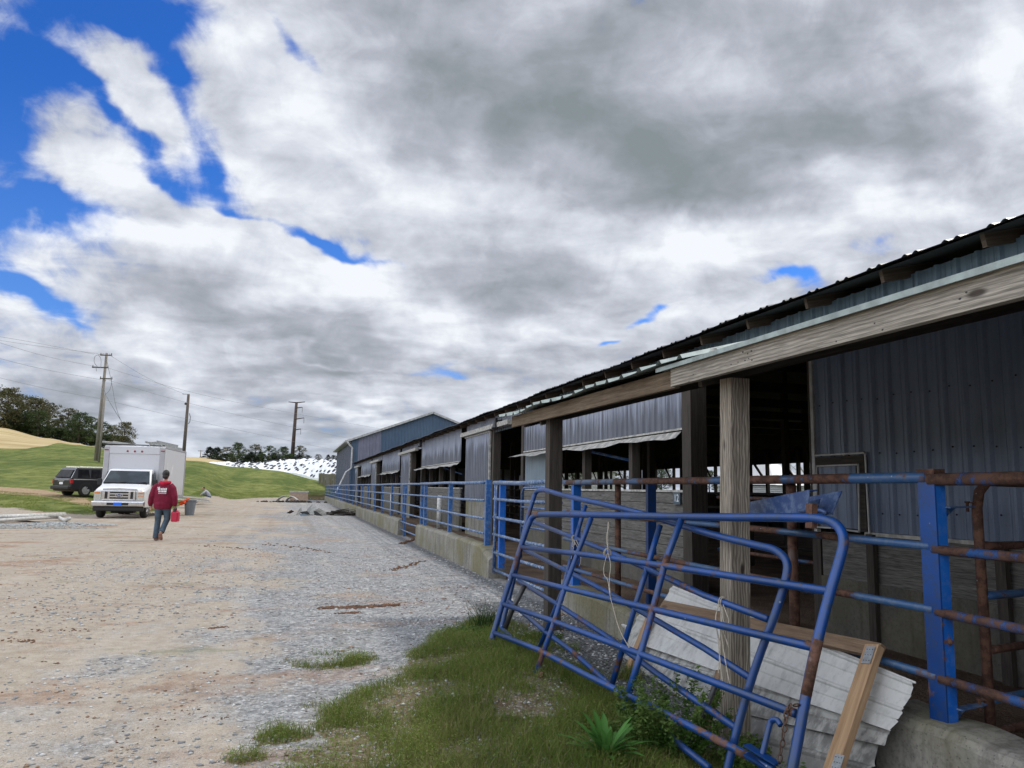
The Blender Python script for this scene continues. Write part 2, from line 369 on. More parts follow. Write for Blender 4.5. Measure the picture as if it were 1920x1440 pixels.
M = {}
M['blue'] = pipe_paint('blue_gate_paint', (.003, .034, .145), (.006, .055, .235), rust=.40, fade=(.022, .045, .085), fadeamt=.6, rough=.32)
M['blue_new'] = pipe_paint('bright_blue_paint', (.006, .095, .42), (.010, .14, .54), rust=.43, fadeamt=.12)
M['blue_fence'] = pipe_paint('faded_blue_paint', (.02, .075, .23), (.035, .11, .30), rust=.33, fade=(.22, .28, .36), fadeamt=.75)
M['blue_far'] = pipe_paint('weathered_blue_rail', (.03, .08, .19), (.045, .11, .25), rust=.36, fade=(.30, .36, .44), fadeamt=.8)
M['blue_post'] = pipe_paint('shaded_blue_channel', (.004, .036, .16), (.008, .065, .27), rust=.42, fade=(.03, .05, .09), fadeamt=.5)  # darker than the flange paint: the web's shaded face is put into the colour
M['post_blue'] = pipe_paint('blue_post_paint', (.016, .085, .27), (.024, .125, .36), rust=.40, fadeamt=.35)
M['rail_rust'] = pipe_paint('rusty_rail', (.03, .09, .20), (.035, .10, .24), rust=.52, fade=(.10, .15, .22), fadeamt=.5, band=True)
M['rail_rust_heavy'] = pipe_paint('very_rusty_rail', (.02, .085, .27), (.03, .11, .33), rust=.57, fade=(.10, .15, .22), fadeamt=.4, band=True)
M['tyre'] = plain('weathered_tyre', (.055, .056, .06), .85, var=.3, scale=3)
M['rust'] = pipe_paint('brown_rust', (.085, .045, .03), (.12, .062, .045), rust=.6, fadeamt=0.)
M['trough'] = pipe_paint('navy_trough_paint', (.022, .05, .14), (.03, .065, .18), rust=.25, fadeamt=.3)
M['post_grey'] = wood('weathered_post', (.25, .21, .165), (.42, .37, .30), dark=.38, grain=15, knots=.95, bands=.55)
M['board_grey'] = wood('weathered_board', (.28, .25, .205), (.45, .41, .345), dark=.45, grain=18, knots=.9, bands=.35)
M['board_brown'] = wood('brown_board', (.12, .085, .055), (.23, .17, .115), dark=.4, grain=16, knots=.7)
M['post_dark'] = wood('dark_post', (.045, .038, .032), (.085, .072, .06), dark=.4, grain=14)
M['rafter'] = wood('rafter_wood', (.055, .037, .026), (.11, .078, .055), dark=.3, grain=18)
M['plank'] = wood('grey_plank', (.115, .11, .10), (.21, .20, .185), dark=.55, grain=12, knots=.5)
M['lumber'] = wood('fresh_lumber', (.33, .205, .115), (.47, .315, .185), dark=.12, grain=14, knots=.6)
M['lumber_old'] = wood('brown_lumber', (.17, .11, .07), (.27, .185, .12), dark=.25, grain=14, knots=.5)
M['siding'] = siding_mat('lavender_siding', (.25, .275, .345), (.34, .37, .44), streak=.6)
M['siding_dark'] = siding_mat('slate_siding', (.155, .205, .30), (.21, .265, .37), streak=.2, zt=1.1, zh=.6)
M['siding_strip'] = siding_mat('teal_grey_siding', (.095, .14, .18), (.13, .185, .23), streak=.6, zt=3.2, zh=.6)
M['siding_blue'] = siding_mat('pale_blue_siding', (.20, .27, .33), (.27, .345, .41), streak=.2, zt=1.6)
M['far_blue'] = siding_mat('far_blue_siding', (.07, .115, .18), (.09, .14, .21), streak=.12, zt=0.)
M['far_lav'] = siding_mat('far_faded_siding', (.17, .18, .235), (.22, .225, .29), streak=.3, zt=0.)
M['far_slate'] = siding_mat('far_slate_siding', (.065, .075, .105), (.09, .10, .135), streak=.12, zt=0.)
M['trim'] = plain('white_trim', (.42, .42, .41), .5, var=.25, scale=5)
M['trim_old'] = plain('dirty_white_trim', (.36, .35, .32), .6, var=.4, scale=9)
M['gutter_green'] = plain('pale_green_flashing', (.26, .31, .295), .45, var=.25, scale=8)
M['tin'] = plain('galvanised_roofing', (.11, .11, .11), .42, .55, var=.35, scale=3)
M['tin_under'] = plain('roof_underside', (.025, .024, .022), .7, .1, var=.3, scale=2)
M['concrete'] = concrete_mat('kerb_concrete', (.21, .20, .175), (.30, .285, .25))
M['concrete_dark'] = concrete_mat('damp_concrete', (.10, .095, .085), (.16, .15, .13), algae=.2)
M['white_panel'] = siding_mat('dirty_white_sheet', (.50, .50, .48), (.64, .64, .62), streak=.35, zt=-.3, zh=.4)
M['panel_dirty'] = siding_mat('grimy_white_sheet', (.36, .355, .33), (.50, .495, .46), streak=.5, zt=-.2, zh=.7)
M['pvc'] = plain('white_pipe', (.50, .50, .48), .4, var=.25, scale=14)
M['rope'] = plain('baling_twine', (.36, .32, .26), .9, var=.2, scale=60)
M['chain'] = plain('rusty_chain', (.085, .05, .035), .65, .4, var=.5, scale=50)
M['plate'] = plain('galvanised_plate', (.36, .38, .39), .4, .7, var=.15, scale=40)
M['black'] = plain('black_rubber', (.018, .018, .019), .75, var=.3, scale=20)
M['blackpaint'] = plain('black_car_paint', (.004, .004, .007), .3, var=.1, scale=2, coat=.35)
M['whitepaint'] = plain('white_van_paint', (.72, .73, .75), .3, var=.04, scale=1.5, coat=.6)
M['boxwhite'] = plain('white_box_panel', (.62, .63, .66), .45, var=.06, scale=1.2)
def grimy(key, c, rough, zlo, zhi):
    m, g = newmat(key+'_paint'); p = obj(g); s = g.sep(p); n = g.noise(g.comb(g.m('MULTIPLY', s[0], 5.), g.m('MULTIPLY', s[1], 5.), g.m('MULTIPLY', s[2], 1.1)), 1.0, 5, .65); n2 = g.noise(p, 3., 5, .6)
    k = g.ss(g.m('ADD', g.ss(s[2], zlo, zhi, .45, 0.), g.m('MULTIPLY', g.m('SUBTRACT', n, .5), 1.1)), .12, .55)
    col_ = g.mix(g.m('MULTIPLY', k, .55), c4(c), (.33, .28, .22, 1)); col_ = g.mix(g.ss(n2, .55, .75, 0., .12), col_, (.3, .3, .3, 1))
    g.lk(col_, g.b.inputs['Base Color']); g.lk(g.ss(k, 0, 1, rough, .7), g.b.inputs['Roughness']); M[key] = m
grimy('whitepaint', (.72, .73, .75), .28, .45, 1.3); grimy('boxwhite', (.60, .61, .64), .42, .8, 1.9)
M['boxtrim'] = plain('grey_corner_trim', (.42, .42, .44), .4, .3, var=.1, scale=3)
M['chrome'] = plain('chrome', (.62, .63, .65), .16, 1., var=.12, scale=9)
M['grillblack'] = plain('grille_black', (.01, .01, .01), .5, var=.1)
M['silver'] = plain('silver_rim', (.45, .46, .47), .3, .8, var=.1)
M['plateblue'] = plain('blue_plate', (.01, .16, .85), .5, var=.03)
M['badge'] = plain('dark_blue_badge', (.01, .02, .09), .3, var=.1)
M['lens'] = plain('lamp_lens', (.55, .55, .50), .15, .2, var=.2, scale=18)
M['amber'] = plain('amber_lens', (.75, .22, .04), .25, var=.1)
M['red'] = plain('red_lens', (.35, .012, .015), .25, var=.1)
M['ladder'] = plain('aluminium_ladder', (.42, .43, .42), .4, .5, var=.2, scale=8)
M['can'] = plain('grey_plastic_bin', (.20, .225, .25), .6, var=.12, scale=4)
M['orange'] = plain('orange_cloth', (.85, .085, .012), .8, var=.3, scale=14)
M['maroon'] = plain('maroon_fleece', (.17, .005, .028), .9, var=.18, scale=11, bmp=.25)
M['redhood'] = plain('red_hood_lining', (.50, .012, .045), .9, var=.12, scale=11)
M['jeans'] = plain('blue_grey_jeans', (.055, .085, .115), .85, var=.3, scale=9, bmp=.3)
M['skin'] = plain('skin', (.42, .235, .165), .55, var=.08, scale=9)
M['hair'] = plain('dark_hair', (.018, .014, .012), .6, var=.3, scale=40)
M['shoe'] = plain('tan_boot', (.26, .125, .085), .8, var=.2, scale=15)
M['redcan'] = plain('red_plastic', (.48, .012, .05), .35, var=.08, scale=4)
M['ink'] = plain('white_print', (.78, .76, .78), .8, var=.05)
M['greyshirt'] = plain('light_grey_hoodie', (.36, .37, .42), .9, var=.12, scale=8)
M['pole'] = wood('utility_pole_wood', (.20, .175, .15), (.33, .30, .26), dark=.3, grain=8)
M['pole_dark'] = wood('dark_pole_wood', (.085, .07, .06), (.15, .125, .105), dark=.3, grain=8)
M['cor_ten'] = plain('rust_brown_steel', (.060, .040, .036), .8, var=.2, scale=2)
M['wire'] = plain('power_cable', (.24, .25, .27), .6, var=.1)
M['insul'] = plain('dark_insulator', (.03, .03, .032), .4, var=.1)
M['plastic_white'] = plain('white_silage_plastic', (.78, .80, .82), .45, var=.1, scale=1.2, bmp=.6)
M['bark'] = wood('bark', (.06, .05, .04), (.11, .09, .075), dark=.4, grain=6, knots=0)
M['brush'] = plain('rotten_boards', (.028, .02, .015), .9, var=.6, scale=12)
M['cardboard'] = plain('cardboard', (.40, .29, .21), .8, var=.12, scale=4)
M['sign_blue'] = plain('blue_grey_tag', (.06, .10, .13), .5, var=.2, scale=30)
M['bin_metal'] = plain('corrugated_grain_bin', (.42, .43, .44), .45, .3, var=.12, scale=1)
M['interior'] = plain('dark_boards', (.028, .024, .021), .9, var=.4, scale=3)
def glass_mat(name, c, rough=.06):
    m, g = newmat(name); n = g.noise(obj(g), 2.2, 3, .5)
    g.lk(g.mix(g.ss(n, .35, .65), c4(c), c4([v*1.8+.01 for v in c])), g.b.inputs['Base Color'])
    g.b.inputs['Roughness'].default_value = rough; g.b.inputs['Specular IOR Level'].default_value = .35; return m
M['glass'] = glass_mat('windscreen_glass', (.012, .02, .028))
M['tint'] = glass_mat('tinted_glass', (.006, .006, .008)); M['tint'].node_tree.nodes['Principled BSDF'].inputs['Specular IOR Level'].default_value = .08
def leafmat(name, cs, trans=.35):
    m, g = newmat(name); at = g.n('ShaderNodeAttribute', attribute_name='tint').outputs[0]; s = g.sep(at)
    n = g.noise(pos(g), 1.3, 3, .5)
    c = g.mix(s[0], c4(cs[0]), c4(cs[1])); c = g.mix(g.m('MULTIPLY', s[1], .8), c, c4(cs[2]))
    c = g.mix(g.ss(n, .35, .7, 0., .3), c, c4([v*.6 for v in cs[0]]))
    g.lk(c, g.b.inputs['Base Color']); g.b.inputs['Roughness'].default_value = .6; g.b.inputs['Specular IOR Level'].default_value = .2
    tr = g.n('ShaderNodeBsdfTranslucent'); g.lk(c, tr.inputs[0]); mx = g.n('ShaderNodeMixShader'); mx.inputs[0].default_value = trans
    g.lk(g.b.outputs[0], mx.inputs[1]); g.lk(tr.outputs[0], mx.inputs[2]); g.lk(mx.outputs[0], g.out.inputs[0]); return m
M['grass'] = leafmat('weedy_grass', [(.08, .135, .022), (.19, .25, .05), (.31, .25, .12)])
M['weed'] = leafmat('weed_leaves', [(.045, .11, .018), (.11, .20, .04), (.20, .20, .07)])
M['thistle'] = leafmat('thistle_leaf', [(.05, .16, .03), (.10, .26, .05), (.14, .28, .09)])
M['darkgrass'] = leafmat('dark_reed', [(.02, .05, .012), (.045, .09, .02), (.1, .12, .04)])
M['leaf_olive'] = leafmat('olive_leaves', [(.075, .080, .034), (.14, .138, .065), (.21, .17, .10)], .25)
M['leaf_green'] = leafmat('green_leaves', [(.038, .064, .022), (.08, .115, .04), (.11, .12, .05)], .25)
M['leaf_dark'] = leafmat('conifer_needles', [(.010, .022, .012), (.02, .036, .018), (.03, .045, .022)], .1)
# ------------------------------------------------------------------ terrain
COLS = [-400, 0, 94, 145, 175, 200, 300, 370, 450, 520, 600, 680, 900]        # photo columns -> azimuths
def az_of(x): return math.atan((x-960)/FOC) + YAW
AZ = [az_of(x) for x in COLS]
RT = np.array([0, 40, 44, 48, 52, 56, 62, 70, 80, 92, 104, 118, 135, 150, 200, 300, 600, 4000.])
ZT = [ # height of the ground at the ranges RT along each azimuth
 [0, 0, .05, .15, .35, .7, 1.2, 1.9, 2.9, 4.3, 5.8, 7.6, 9.6, 11.0, 12.5, 14, 16, 16],
 [0, 0, .05, .20, .5, .85, 1.3, 1.9, 2.7, 3.7, 5.0, 6.7, 8.6, 10.0, 11.0, 12, 14, 14],
 [0, 0, .12, .38, .72, 1.0, 1.4, 2.0, 2.9, 4.0, 5.2, 6.4, 7.7, 8.6, 10.6, 12, 14, 14],
 [0, 0, .2, .42, .68, .95, 1.45, 2.1, 3.0, 4.1, 5.2, 6.2, 7.2, 8.0, 9.6, 11, 13, 13],
 [0, 0, .14, .4, .66, .9, 1.4, 2.1, 3.0, 4.0, 5.0, 6.0, 6.9, 7.6, 9.0, 11, 13, 13],
 [0, 0, .06, .24, .55, .8, 1.3, 2.0, 2.9, 3.9, 4.9, 5.8, 6.6, 7.2, 8.6, 11, 13, 13],
 [0, 0, 0, .08, .25, .45, .8, 1.4, 2.2, 3.2, 4.1, 4.8, 5.3, 5.6, 7.0, 11, 14, 14],
 [0, 0, 0, .0, .06, .14, .3, .65, 1.3, 2.3, 3.5, 4.6, 5.2, 5.5, 6.8, 11.2, 14, 14],
 [0, 0, 0, 0, 0, 0, 0, .02, .12, .9, 2.1, 3.3, 4.4, 4.8, 6.0, 9.6, 12, 12],
 [0, 0, 0, 0, 0, 0, 0, 0, 0, .7, 2.1, 3.3, 4.2, 4.6, 5.4, 8.5, 11, 11],
 [0, 0, 0, 0, 0, 0, 0, 0, 0, .3, 1.4, 2.5, 3.3, 3.6, 4.4, 7.5, 10, 10],
 [0, 0, 0, 0, 0, 0, 0, 0, 0, 0, .2, .7, 1.3, 1.8, 2.6, 5, 7, 7],
 [0, 0, 0, 0, 0, 0, 0, 0, 0, 0, 0, 0, 0, 0, .3, 1, 2, 2]]
ZT = np.array(ZT)
LAWN_X = np.array([-400, 0, 100, 170, 300, 337, 375, 420, 500, 600, 680]); LAWN_R = np.array([52, 48, 43, 41, 45, 49, 63, 77, 84, 88, 92.])
LAWN_A = np.array([az_of(x) for x in LAWN_X])
def sstep(x, a, b):
    t = np.clip((x-a)/(b-a), 0, 1); return t*t*(3-2*t)
def vnoise(x, y, seed=0):
    """cheap smooth value noise on arrays"""
    xi = np.floor(x).astype(np.int64); yi = np.floor(y).astype(np.int64); fx = x-xi; fy = y-yi
    fx = fx*fx*(3-2*fx); fy = fy*fy*(3-2*fy)
    def h(a, b):
        q = (a*374761393 + b*668265263 + seed*974711) & 0x7fffffff
        q = ((q ^ (q >> 13))*1274126177) & 0x7fffffff
        return ((q ^ (q >> 16)) & 0xffff)/65535.
    return (h(xi, yi)*(1-fx)+h(xi+1, yi)*fx)*(1-fy) + (h(xi, yi+1)*(1-fx)+h(xi+1, yi+1)*fx)*fy
def fbm(x, y, o=4, seed=0):
    s = 0; a = .5; t = 0
    for i in range(o): s = s+a*vnoise(x*2**i, y*2**i, seed+i); t += a; a *= .5
    return s/t
def gz(X, Y):
    X = np.asarray(X, float); Y = np.asarray(Y, float)
    r = np.hypot(X, Y); a = np.clip(np.arctan2(X, Y), AZ[0], AZ[-1])
    a = np.where(Y < 0, np.where(X < 0, AZ[0], AZ[-1]), a)
    Z = np.array([np.interp(r, RT, row) for row in ZT])
    i = np.clip(np.searchsorted(AZ, a)-1, 0, len(AZ)-2); A = np.array(AZ)
    t = np.clip((a-A[i])/(A[i+1]-A[i]), 0, 1); t = t*t*(3-2*t)
    idx = np.indices(a.shape) if a.ndim else ()
    z = np.take_along_axis(Z.reshape(len(AZ), -1), i.reshape(1, -1), 0).ravel()*(1-t.ravel()) + np.take_along_axis(Z.reshape(len(AZ), -1), (i+1).reshape(1, -1), 0).ravel()*t.ravel()
    z = z.reshape(a.shape); Xr, Yr = X, Y
    # yard relief: hump under the weeds, dip along the kerb by the near gates, ruts
    z = z + .13*np.exp(-(((Xr-1.7)/.75)**2+((Yr-6.8)/1.5)**2)) - .16*np.exp(-(((Xr-2.8)/.8)**2+((Yr-3.9)/1.6)**2))
    near = np.exp(-(r/60.)**2)
    z = z + near*.035*(fbm(Xr*.55+3, Yr*.3, 3, 5)-.5) + near*.018*(fbm(Xr*2.3, Yr*2.3, 3, 9)-.5)*np.exp(-(r/18)**2)
    z = z + np.where((Xr > 3.7), -z*0+.0, 0)
    return z
def g1(x, y): return float(gz(np.array([x]), np.array([y]))[0])

def ground_material():
    m, g = newmat('ground_surface'); p = pos(g); s = g.sep(p)
    zn = g.sep(g.n('ShaderNodeAttribute', attribute_name='zone').outputs[0])
    z2 = g.sep(g.n('ShaderNodeAttribute', attribute_name='zone2').outputs[0])
    xy = g.comb(s[0], s[1], 0.)
    # --- crushed stone: pebbles by voronoi at two sizes, with dust between
    def stones(scale):
        v = g.n('ShaderNodeTexVoronoi'); v.inputs['Scale'].default_value = scale; g.lk(p, v.inputs['Vector'])
        e = g.n('ShaderNodeTexVoronoi', feature='DISTANCE_TO_EDGE'); e.inputs['Scale'].default_value = scale; g.lk(p, e.inputs['Vector'])
        return v.outputs['Color'], e.outputs['Distance']
    c1, e1 = stones(42.); c2, e2 = stones(17.); c3, e3 = stones(5.)
    r1 = g.sep(c1)[0]; r2 = g.sep(c2)[1]; r3 = g.sep(c3)[0]
    big = g.noise(g.comb(g.m('MULTIPLY', s[0], .42), g.m('MULTIPLY', s[1], .17), 0.), 1.0, 6, .62)
    med = g.noise(xy, 1.1, 6, .65); fin = g.noise(xy, 60., 4, .7); mid2 = g.noise(xy, 6.5, 5, .7)
    st = g.m('ADD', g.m('MULTIPLY', r1, .5), g.m('MULTIPLY', r2, .3)); st = g.m('ADD', st, g.m('MULTIPLY', mid2, .35)); st = g.m('ADD', st, g.m('MULTIPLY', g.m('SUBTRACT', r3, .5), .12))
    grav = g.n('ShaderNodeValToRGB'); g.lk(st, grav.inputs[0]); e = grav.color_ramp.elements
    e[0].position = .12; e[0].color = (.11, .115, .12, 1); e[1].position = 1.0; e[1].color = (.62, .62, .61, 1)
    for q, c in ((.4, (.215, .22, .225, 1)), (.62, (.31, .315, .32, 1)), (.85, (.42, .42, .42, 1))): x = e.new(q); x.color = c
    gcol = g.mix(g.ss(g.m('MINIMUM', e1, 1.), .0, .012, .55, 0.), grav.outputs[0], (.10, .098, .09, 1))
    # --- trodden dirt
    dirt = g.mix(g.ss(mid2, .3, .7), (.35, .295, .235, 1), (.46, .405, .335, 1)); dirt = g.mix(g.ss(r2, .82, 1., 0., .3), dirt, (.5, .48, .45, 1))
    dirt = g.mix(g.ss(fin, .35, .55, .2, 0.), dirt, (.20, .165, .13, 1))
    dirt = g.mix(g.ss(g.noise(xy, .55, 4, .6), .5, .68, 0., .5), dirt, (.35, .33, .30, 1))
    lean = g.lin(s[0], -5.0, 2.0, -.29, .21)
    gm = g.m('ADD', g.m('ADD', big, lean), g.m('MULTIPLY', g.m('SUBTRACT', med, .5), .55)); gm = g.m('ADD', gm, g.m('MULTIPLY', g.m('SUBTRACT', mid2, .5), .10))
    base = g.mix(g.ss(gm, .42, .60), dirt, gcol)
    rut = g.noise(g.comb(g.m('MULTIPLY', s[0], 1.5), g.m('MULTIPLY', s[1], .045), 0.), 1.0, 3, .55, .3)
    base = g.mix(g.ss(rut, .52, .68, 0., .32), base, (.50, .455, .40, 1)); base = g.mix(g.ss(rut, .30, .44, .30, 0.), base, (.19, .16, .13, 1))
    # reddish clay streaks across the lane
    red = g.noise(g.comb(g.m('MULTIPLY', s[0], .55), g.m('MULTIPLY', s[1], 1.0), 4.), 1.0, 7, .66)
    base = g.mix(g.m('MULTIPLY', g.ss(red, .52, .63), g.lin(s[0], -6., 3., .9, .35)), base, g.mix(g.ss(mid2, .4, .6), (.26, .16, .11, 1), (.37, .27, .20, 1)))
    # dark trampled muck streaks
    mk = g.noise(g.comb(g.m('MULTIPLY', s[0], 1.3), g.m('MULTIPLY', s[1], .9), 9.), 1.6, 7, .72)
    base = g.mix(g.ss(mk, .63, .70, 0., .75), base, (.12, .08, .055, 1))
    # mossy tint at a few spots
    ms = g.noise(g.comb(g.m('MULTIPLY', s[0], .5), g.m('MULTIPLY', s[1], .9), 14.), .9, 6, .7)
    base = g.mix(g.ss(ms, .60, .68, 0., .45), base, (.16, .17, .07, 1))
    # --- lawn
    ln = g.noise(g.comb(g.m('MULTIPLY', s[0], .32), g.m('MULTIPLY', s[1], .07), g.m('MULTIPLY', s[2], .5)), 1.0, 6, .65)
    l2 = g.noise(g.comb(g.m('MULTIPLY', s[0], .5), g.m('MULTIPLY', s[1], .35), 0.), 2.0, 6, .72); l3 = g.noise(g.comb(g.m('MULTIPLY', s[0], .10), g.m('MULTIPLY', s[1], .5), 0.), 1.0, 3, .6)
    lc = g.mix(g.ss(ln, .36, .62), (.090, .128, .028, 1), (.200, .222, .064, 1)); lc = g.mix(g.ss(l2, .36, .60, .65, 0.), lc, (.045, .075, .014, 1))
    lc = g.mix(g.ss(l3, .52, .66, 0., .6), lc, (.22, .225, .075, 1))
    # --- straw field
    sc_ = g.mix(g.ss(g.noise(g.comb(g.m('MULTIPLY', s[0], .06), g.m('MULTIPLY', s[1], .3), 0.), 1.0, 5, .6), .3, .7), (.36, .27, .13, 1), (.56, .46, .27, 1))
    sc_ = g.mix(g.ss(l2, .6, .75, 0., .4), sc_, (.2, .19, .07, 1))
    edge = g.m('MULTIPLY', g.m('SUBTRACT', g.noise(xy, 1.4, 6, .7), .5), .55); edge2 = g.m('MULTIPLY', g.m('SUBTRACT', g.noise(xy, .12, 5, .7), .5), 1.0)
    c = g.mix(g.ss(g.m('ADD', zn[0], edge), .42, .58), base, lc)
    c = g.mix(g.ss(g.m('ADD', zn[1], edge2), .42, .58), c, sc_)
    tr = g.mix(g.ss(mid2, .35, .65), (.30, .20, .12, 1), (.44, .34, .22, 1))
    c = g.mix(g.ss(g.m('ADD', zn[2], edge), .42, .6), c, tr)
    # --- cattle yard muck and shaded weeds soil
    yc = g.mix(g.ss(med, .35, .65), (.085, .055, .038, 1), (.17, .12, .085, 1)); yc = g.mix(g.ss(fin, .5, .6, 0., .6), yc, (.04, .028, .02, 1))
    c = g.mix(z2[0], c, yc)
    wc = g.mix(g.ss(mid2, .35, .65), (.13, .095, .06, 1), (.24, .19, .125, 1)); wc = g.mix(g.ss(r1, .7, .9, 0., .6), wc, (.34, .32, .29, 1))
    c = g.mix(g.ss(g.m('ADD', z2[1], g.m('MULTIPLY', g.m('SUBTRACT', mid2, .5), .8)), .35, .6), c, wc)
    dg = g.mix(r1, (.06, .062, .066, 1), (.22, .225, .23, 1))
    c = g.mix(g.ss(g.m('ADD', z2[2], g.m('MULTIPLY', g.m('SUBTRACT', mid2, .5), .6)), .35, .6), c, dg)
    g.lk(c, g.b.inputs['Base Color']); g.b.inputs['Roughness'].default_value = .95; g.b.inputs['Specular IOR Level'].default_value = .15
    h = g.m('ADD', g.m('MULTIPLY', g.ss(e1, 0., .25), .5), g.m('MULTIPLY', g.ss(e2, 0., .25), .8)); h = g.m('ADD', h, g.m('MULTIPLY', fin, .6)); h = g.m('ADD', h, g.m('MULTIPLY', mid2, 1.6))
    b = g.n('ShaderNodeBump'); b.inputs['Strength'].default_value = .75; b.inputs['Distance'].default_value = .018; g.lk(h, b.inputs['Height']); g.lk(b.outputs[0], g.b.inputs['Normal'])
    return m
def weedmask(X, Y):
    """where weeds grow beside the gates (1 = thick)"""
    # centre line follows the foot of the leaning gates
    cx = np.interp(Y, [2.2, 3.5, 4.6, 6.0, 7.5, 8.6], [1.35, 1.30, 1.30, 1.55, 1.95, 2.2])
    hw = np.interp(Y, [2.2, 3.5, 4.6, 6.0, 7.0, 8.2, 9.0], [1.4, 1.3, 1.12, .82, .56, .28, .05])
    d = (np.abs(X-cx)-hw)/.35 + (fbm(X*1.7, Y*1.7, 4, 21)-.5)*3.2
    m = 1-sstep(d, -.6, .5)
    m = m*sstep(Y, 1.2, 2.2)*(1-sstep(Y, 8.4, 9.2))
    def spot(x, y, a, b): return np.exp(-(((X-x)/a)**2+((Y-y)/b)**2)**2)
    t = fbm(X*3, Y*3, 3, 8)
    for (x, y, a, b) in ((.42, 7.0, .34, .28), (.0, 5.05, .22, .15), (-.15, 4.7, .12, .10), (.25, 4.65, .2, .12), (.3, 5.5, .2, .2), (.2, 4.3, .25, .16), (.55, 5.0, .22, .2), (2.9, 6.2, .35, .3), (2.75, 3.6, .5, .5), (-.3, 5.3, .12, .08)):
        m = np.maximum(m, spot(x, y, a, b)*sstep(t, .42, .6)*1.2)
    return np.clip(m, 0, 1)
def build_ground():
    radii = [0.4]
    while radii[-1] < 4000: radii.append(radii[-1]*(1.016 if radii[-1] < 260 else 1.05))
    radii = np.array(radii)
    fine = np.linspace(R(-26), R(58), 560); rest = np.linspace(R(58), R(334), 90)[1:-1]
    az = np.concatenate([fine, rest]); na, nr = len(az), len(radii)
    A, RR = np.meshgrid(az, radii); X = RR*np.sin(A); Y = RR*np.cos(A); Z = gz(X, Y)
    Aw = np.arctan2(X, Y); lr = np.interp(Aw, LAWN_A, LAWN_R)
    lawn = sstep(RR, lr-1.2, lr+1.2)*np.where((Y < -5), 0, 1)*np.where((X > 3.6) & (Y < 84), 0, 1)
    far = (X > 24)*1.0; lawn = np.maximum(lawn, far)
    px = 960+FOC*np.tan(np.clip(Aw-YAW, -1.2, 1.2))
    s0 = np.interp(px, [-400, 0, 60, 94, 120, 145, 175, 260, 350, 420, 520], [104, 104, 104, 112, 128, 126, 138, 145, 142, 165, 400])
    straw = sstep(RR, s0-5, s0+5)*np.where(X > 0, 0, 1)*(Y > 0)
    tc = np.interp(px, [-400, 0, 100, 170, 260, 340], [62, 57.5, 53, 48.5, 47, 52]); tw = np.interp(px, [0, 170, 340], [2.6, 2.4, 1.6])
    track = np.exp(-((RR-tc)/tw)**4)*(px < 330)*(Y > 0)
    yard = sstep(X, 3.5, 3.6)*(1-sstep(X, 22.5, 23.5))*sstep(Y, -9, -8)*(1-sstep(Y, 78, 79))
    weed = weedmask(X, Y)*(RR < 14)
    dk = sstep(X, 2.15, 2.5)*(1-sstep(X, 3.4, 3.5))*sstep(Y, 3.5, 5)*(1-sstep(Y, 9.5, 11)); dk = np.maximum(dk, np.exp(-((X-3.2)/.35)**2)*sstep(Y, 9, 10)*(1-sstep(Y, 60, 80))*.55)  # dark gravel by the gates; shade along the kerb foot is painted in
    Z = np.where(RR > 2.5, Z, Z)
    # nothing shows through buildings: keep the ground level indoors
    zone = np.stack([lawn, straw, track, np.ones_like(Z)], -1).reshape(-1, 4); zone2 = np.stack([yard, weed, dk, np.ones_like(Z)], -1).reshape(-1, 4)
    V = np.stack([X, Y, Z], -1).reshape(-1, 3)
    i = np.arange(nr-1)[:, None]*na; j = np.arange(na)[None]; j2 = (j+1) % na
    F = np.stack([i+j, i+j2, i+na+j2, i+na+j], -1).reshape(-1, 4)
    V = np.vstack([V, [[0, 0, 0]]]); zone = np.vstack([zone, [[0, 0, 0, 1]]]); zone2 = np.vstack([zone2, [[0, 0, 0, 1]]])
    c = len(V)-1; cap = np.array([[c, (k+1) % na, k, k] for k in range(na)])
    F = F[:, ::-1]
    ob = npmesh('ground', V, F, ground_material(), True, colattr={'zone': zone, 'zone2': zone2}); tag(ob, kind='structure')
build_ground()

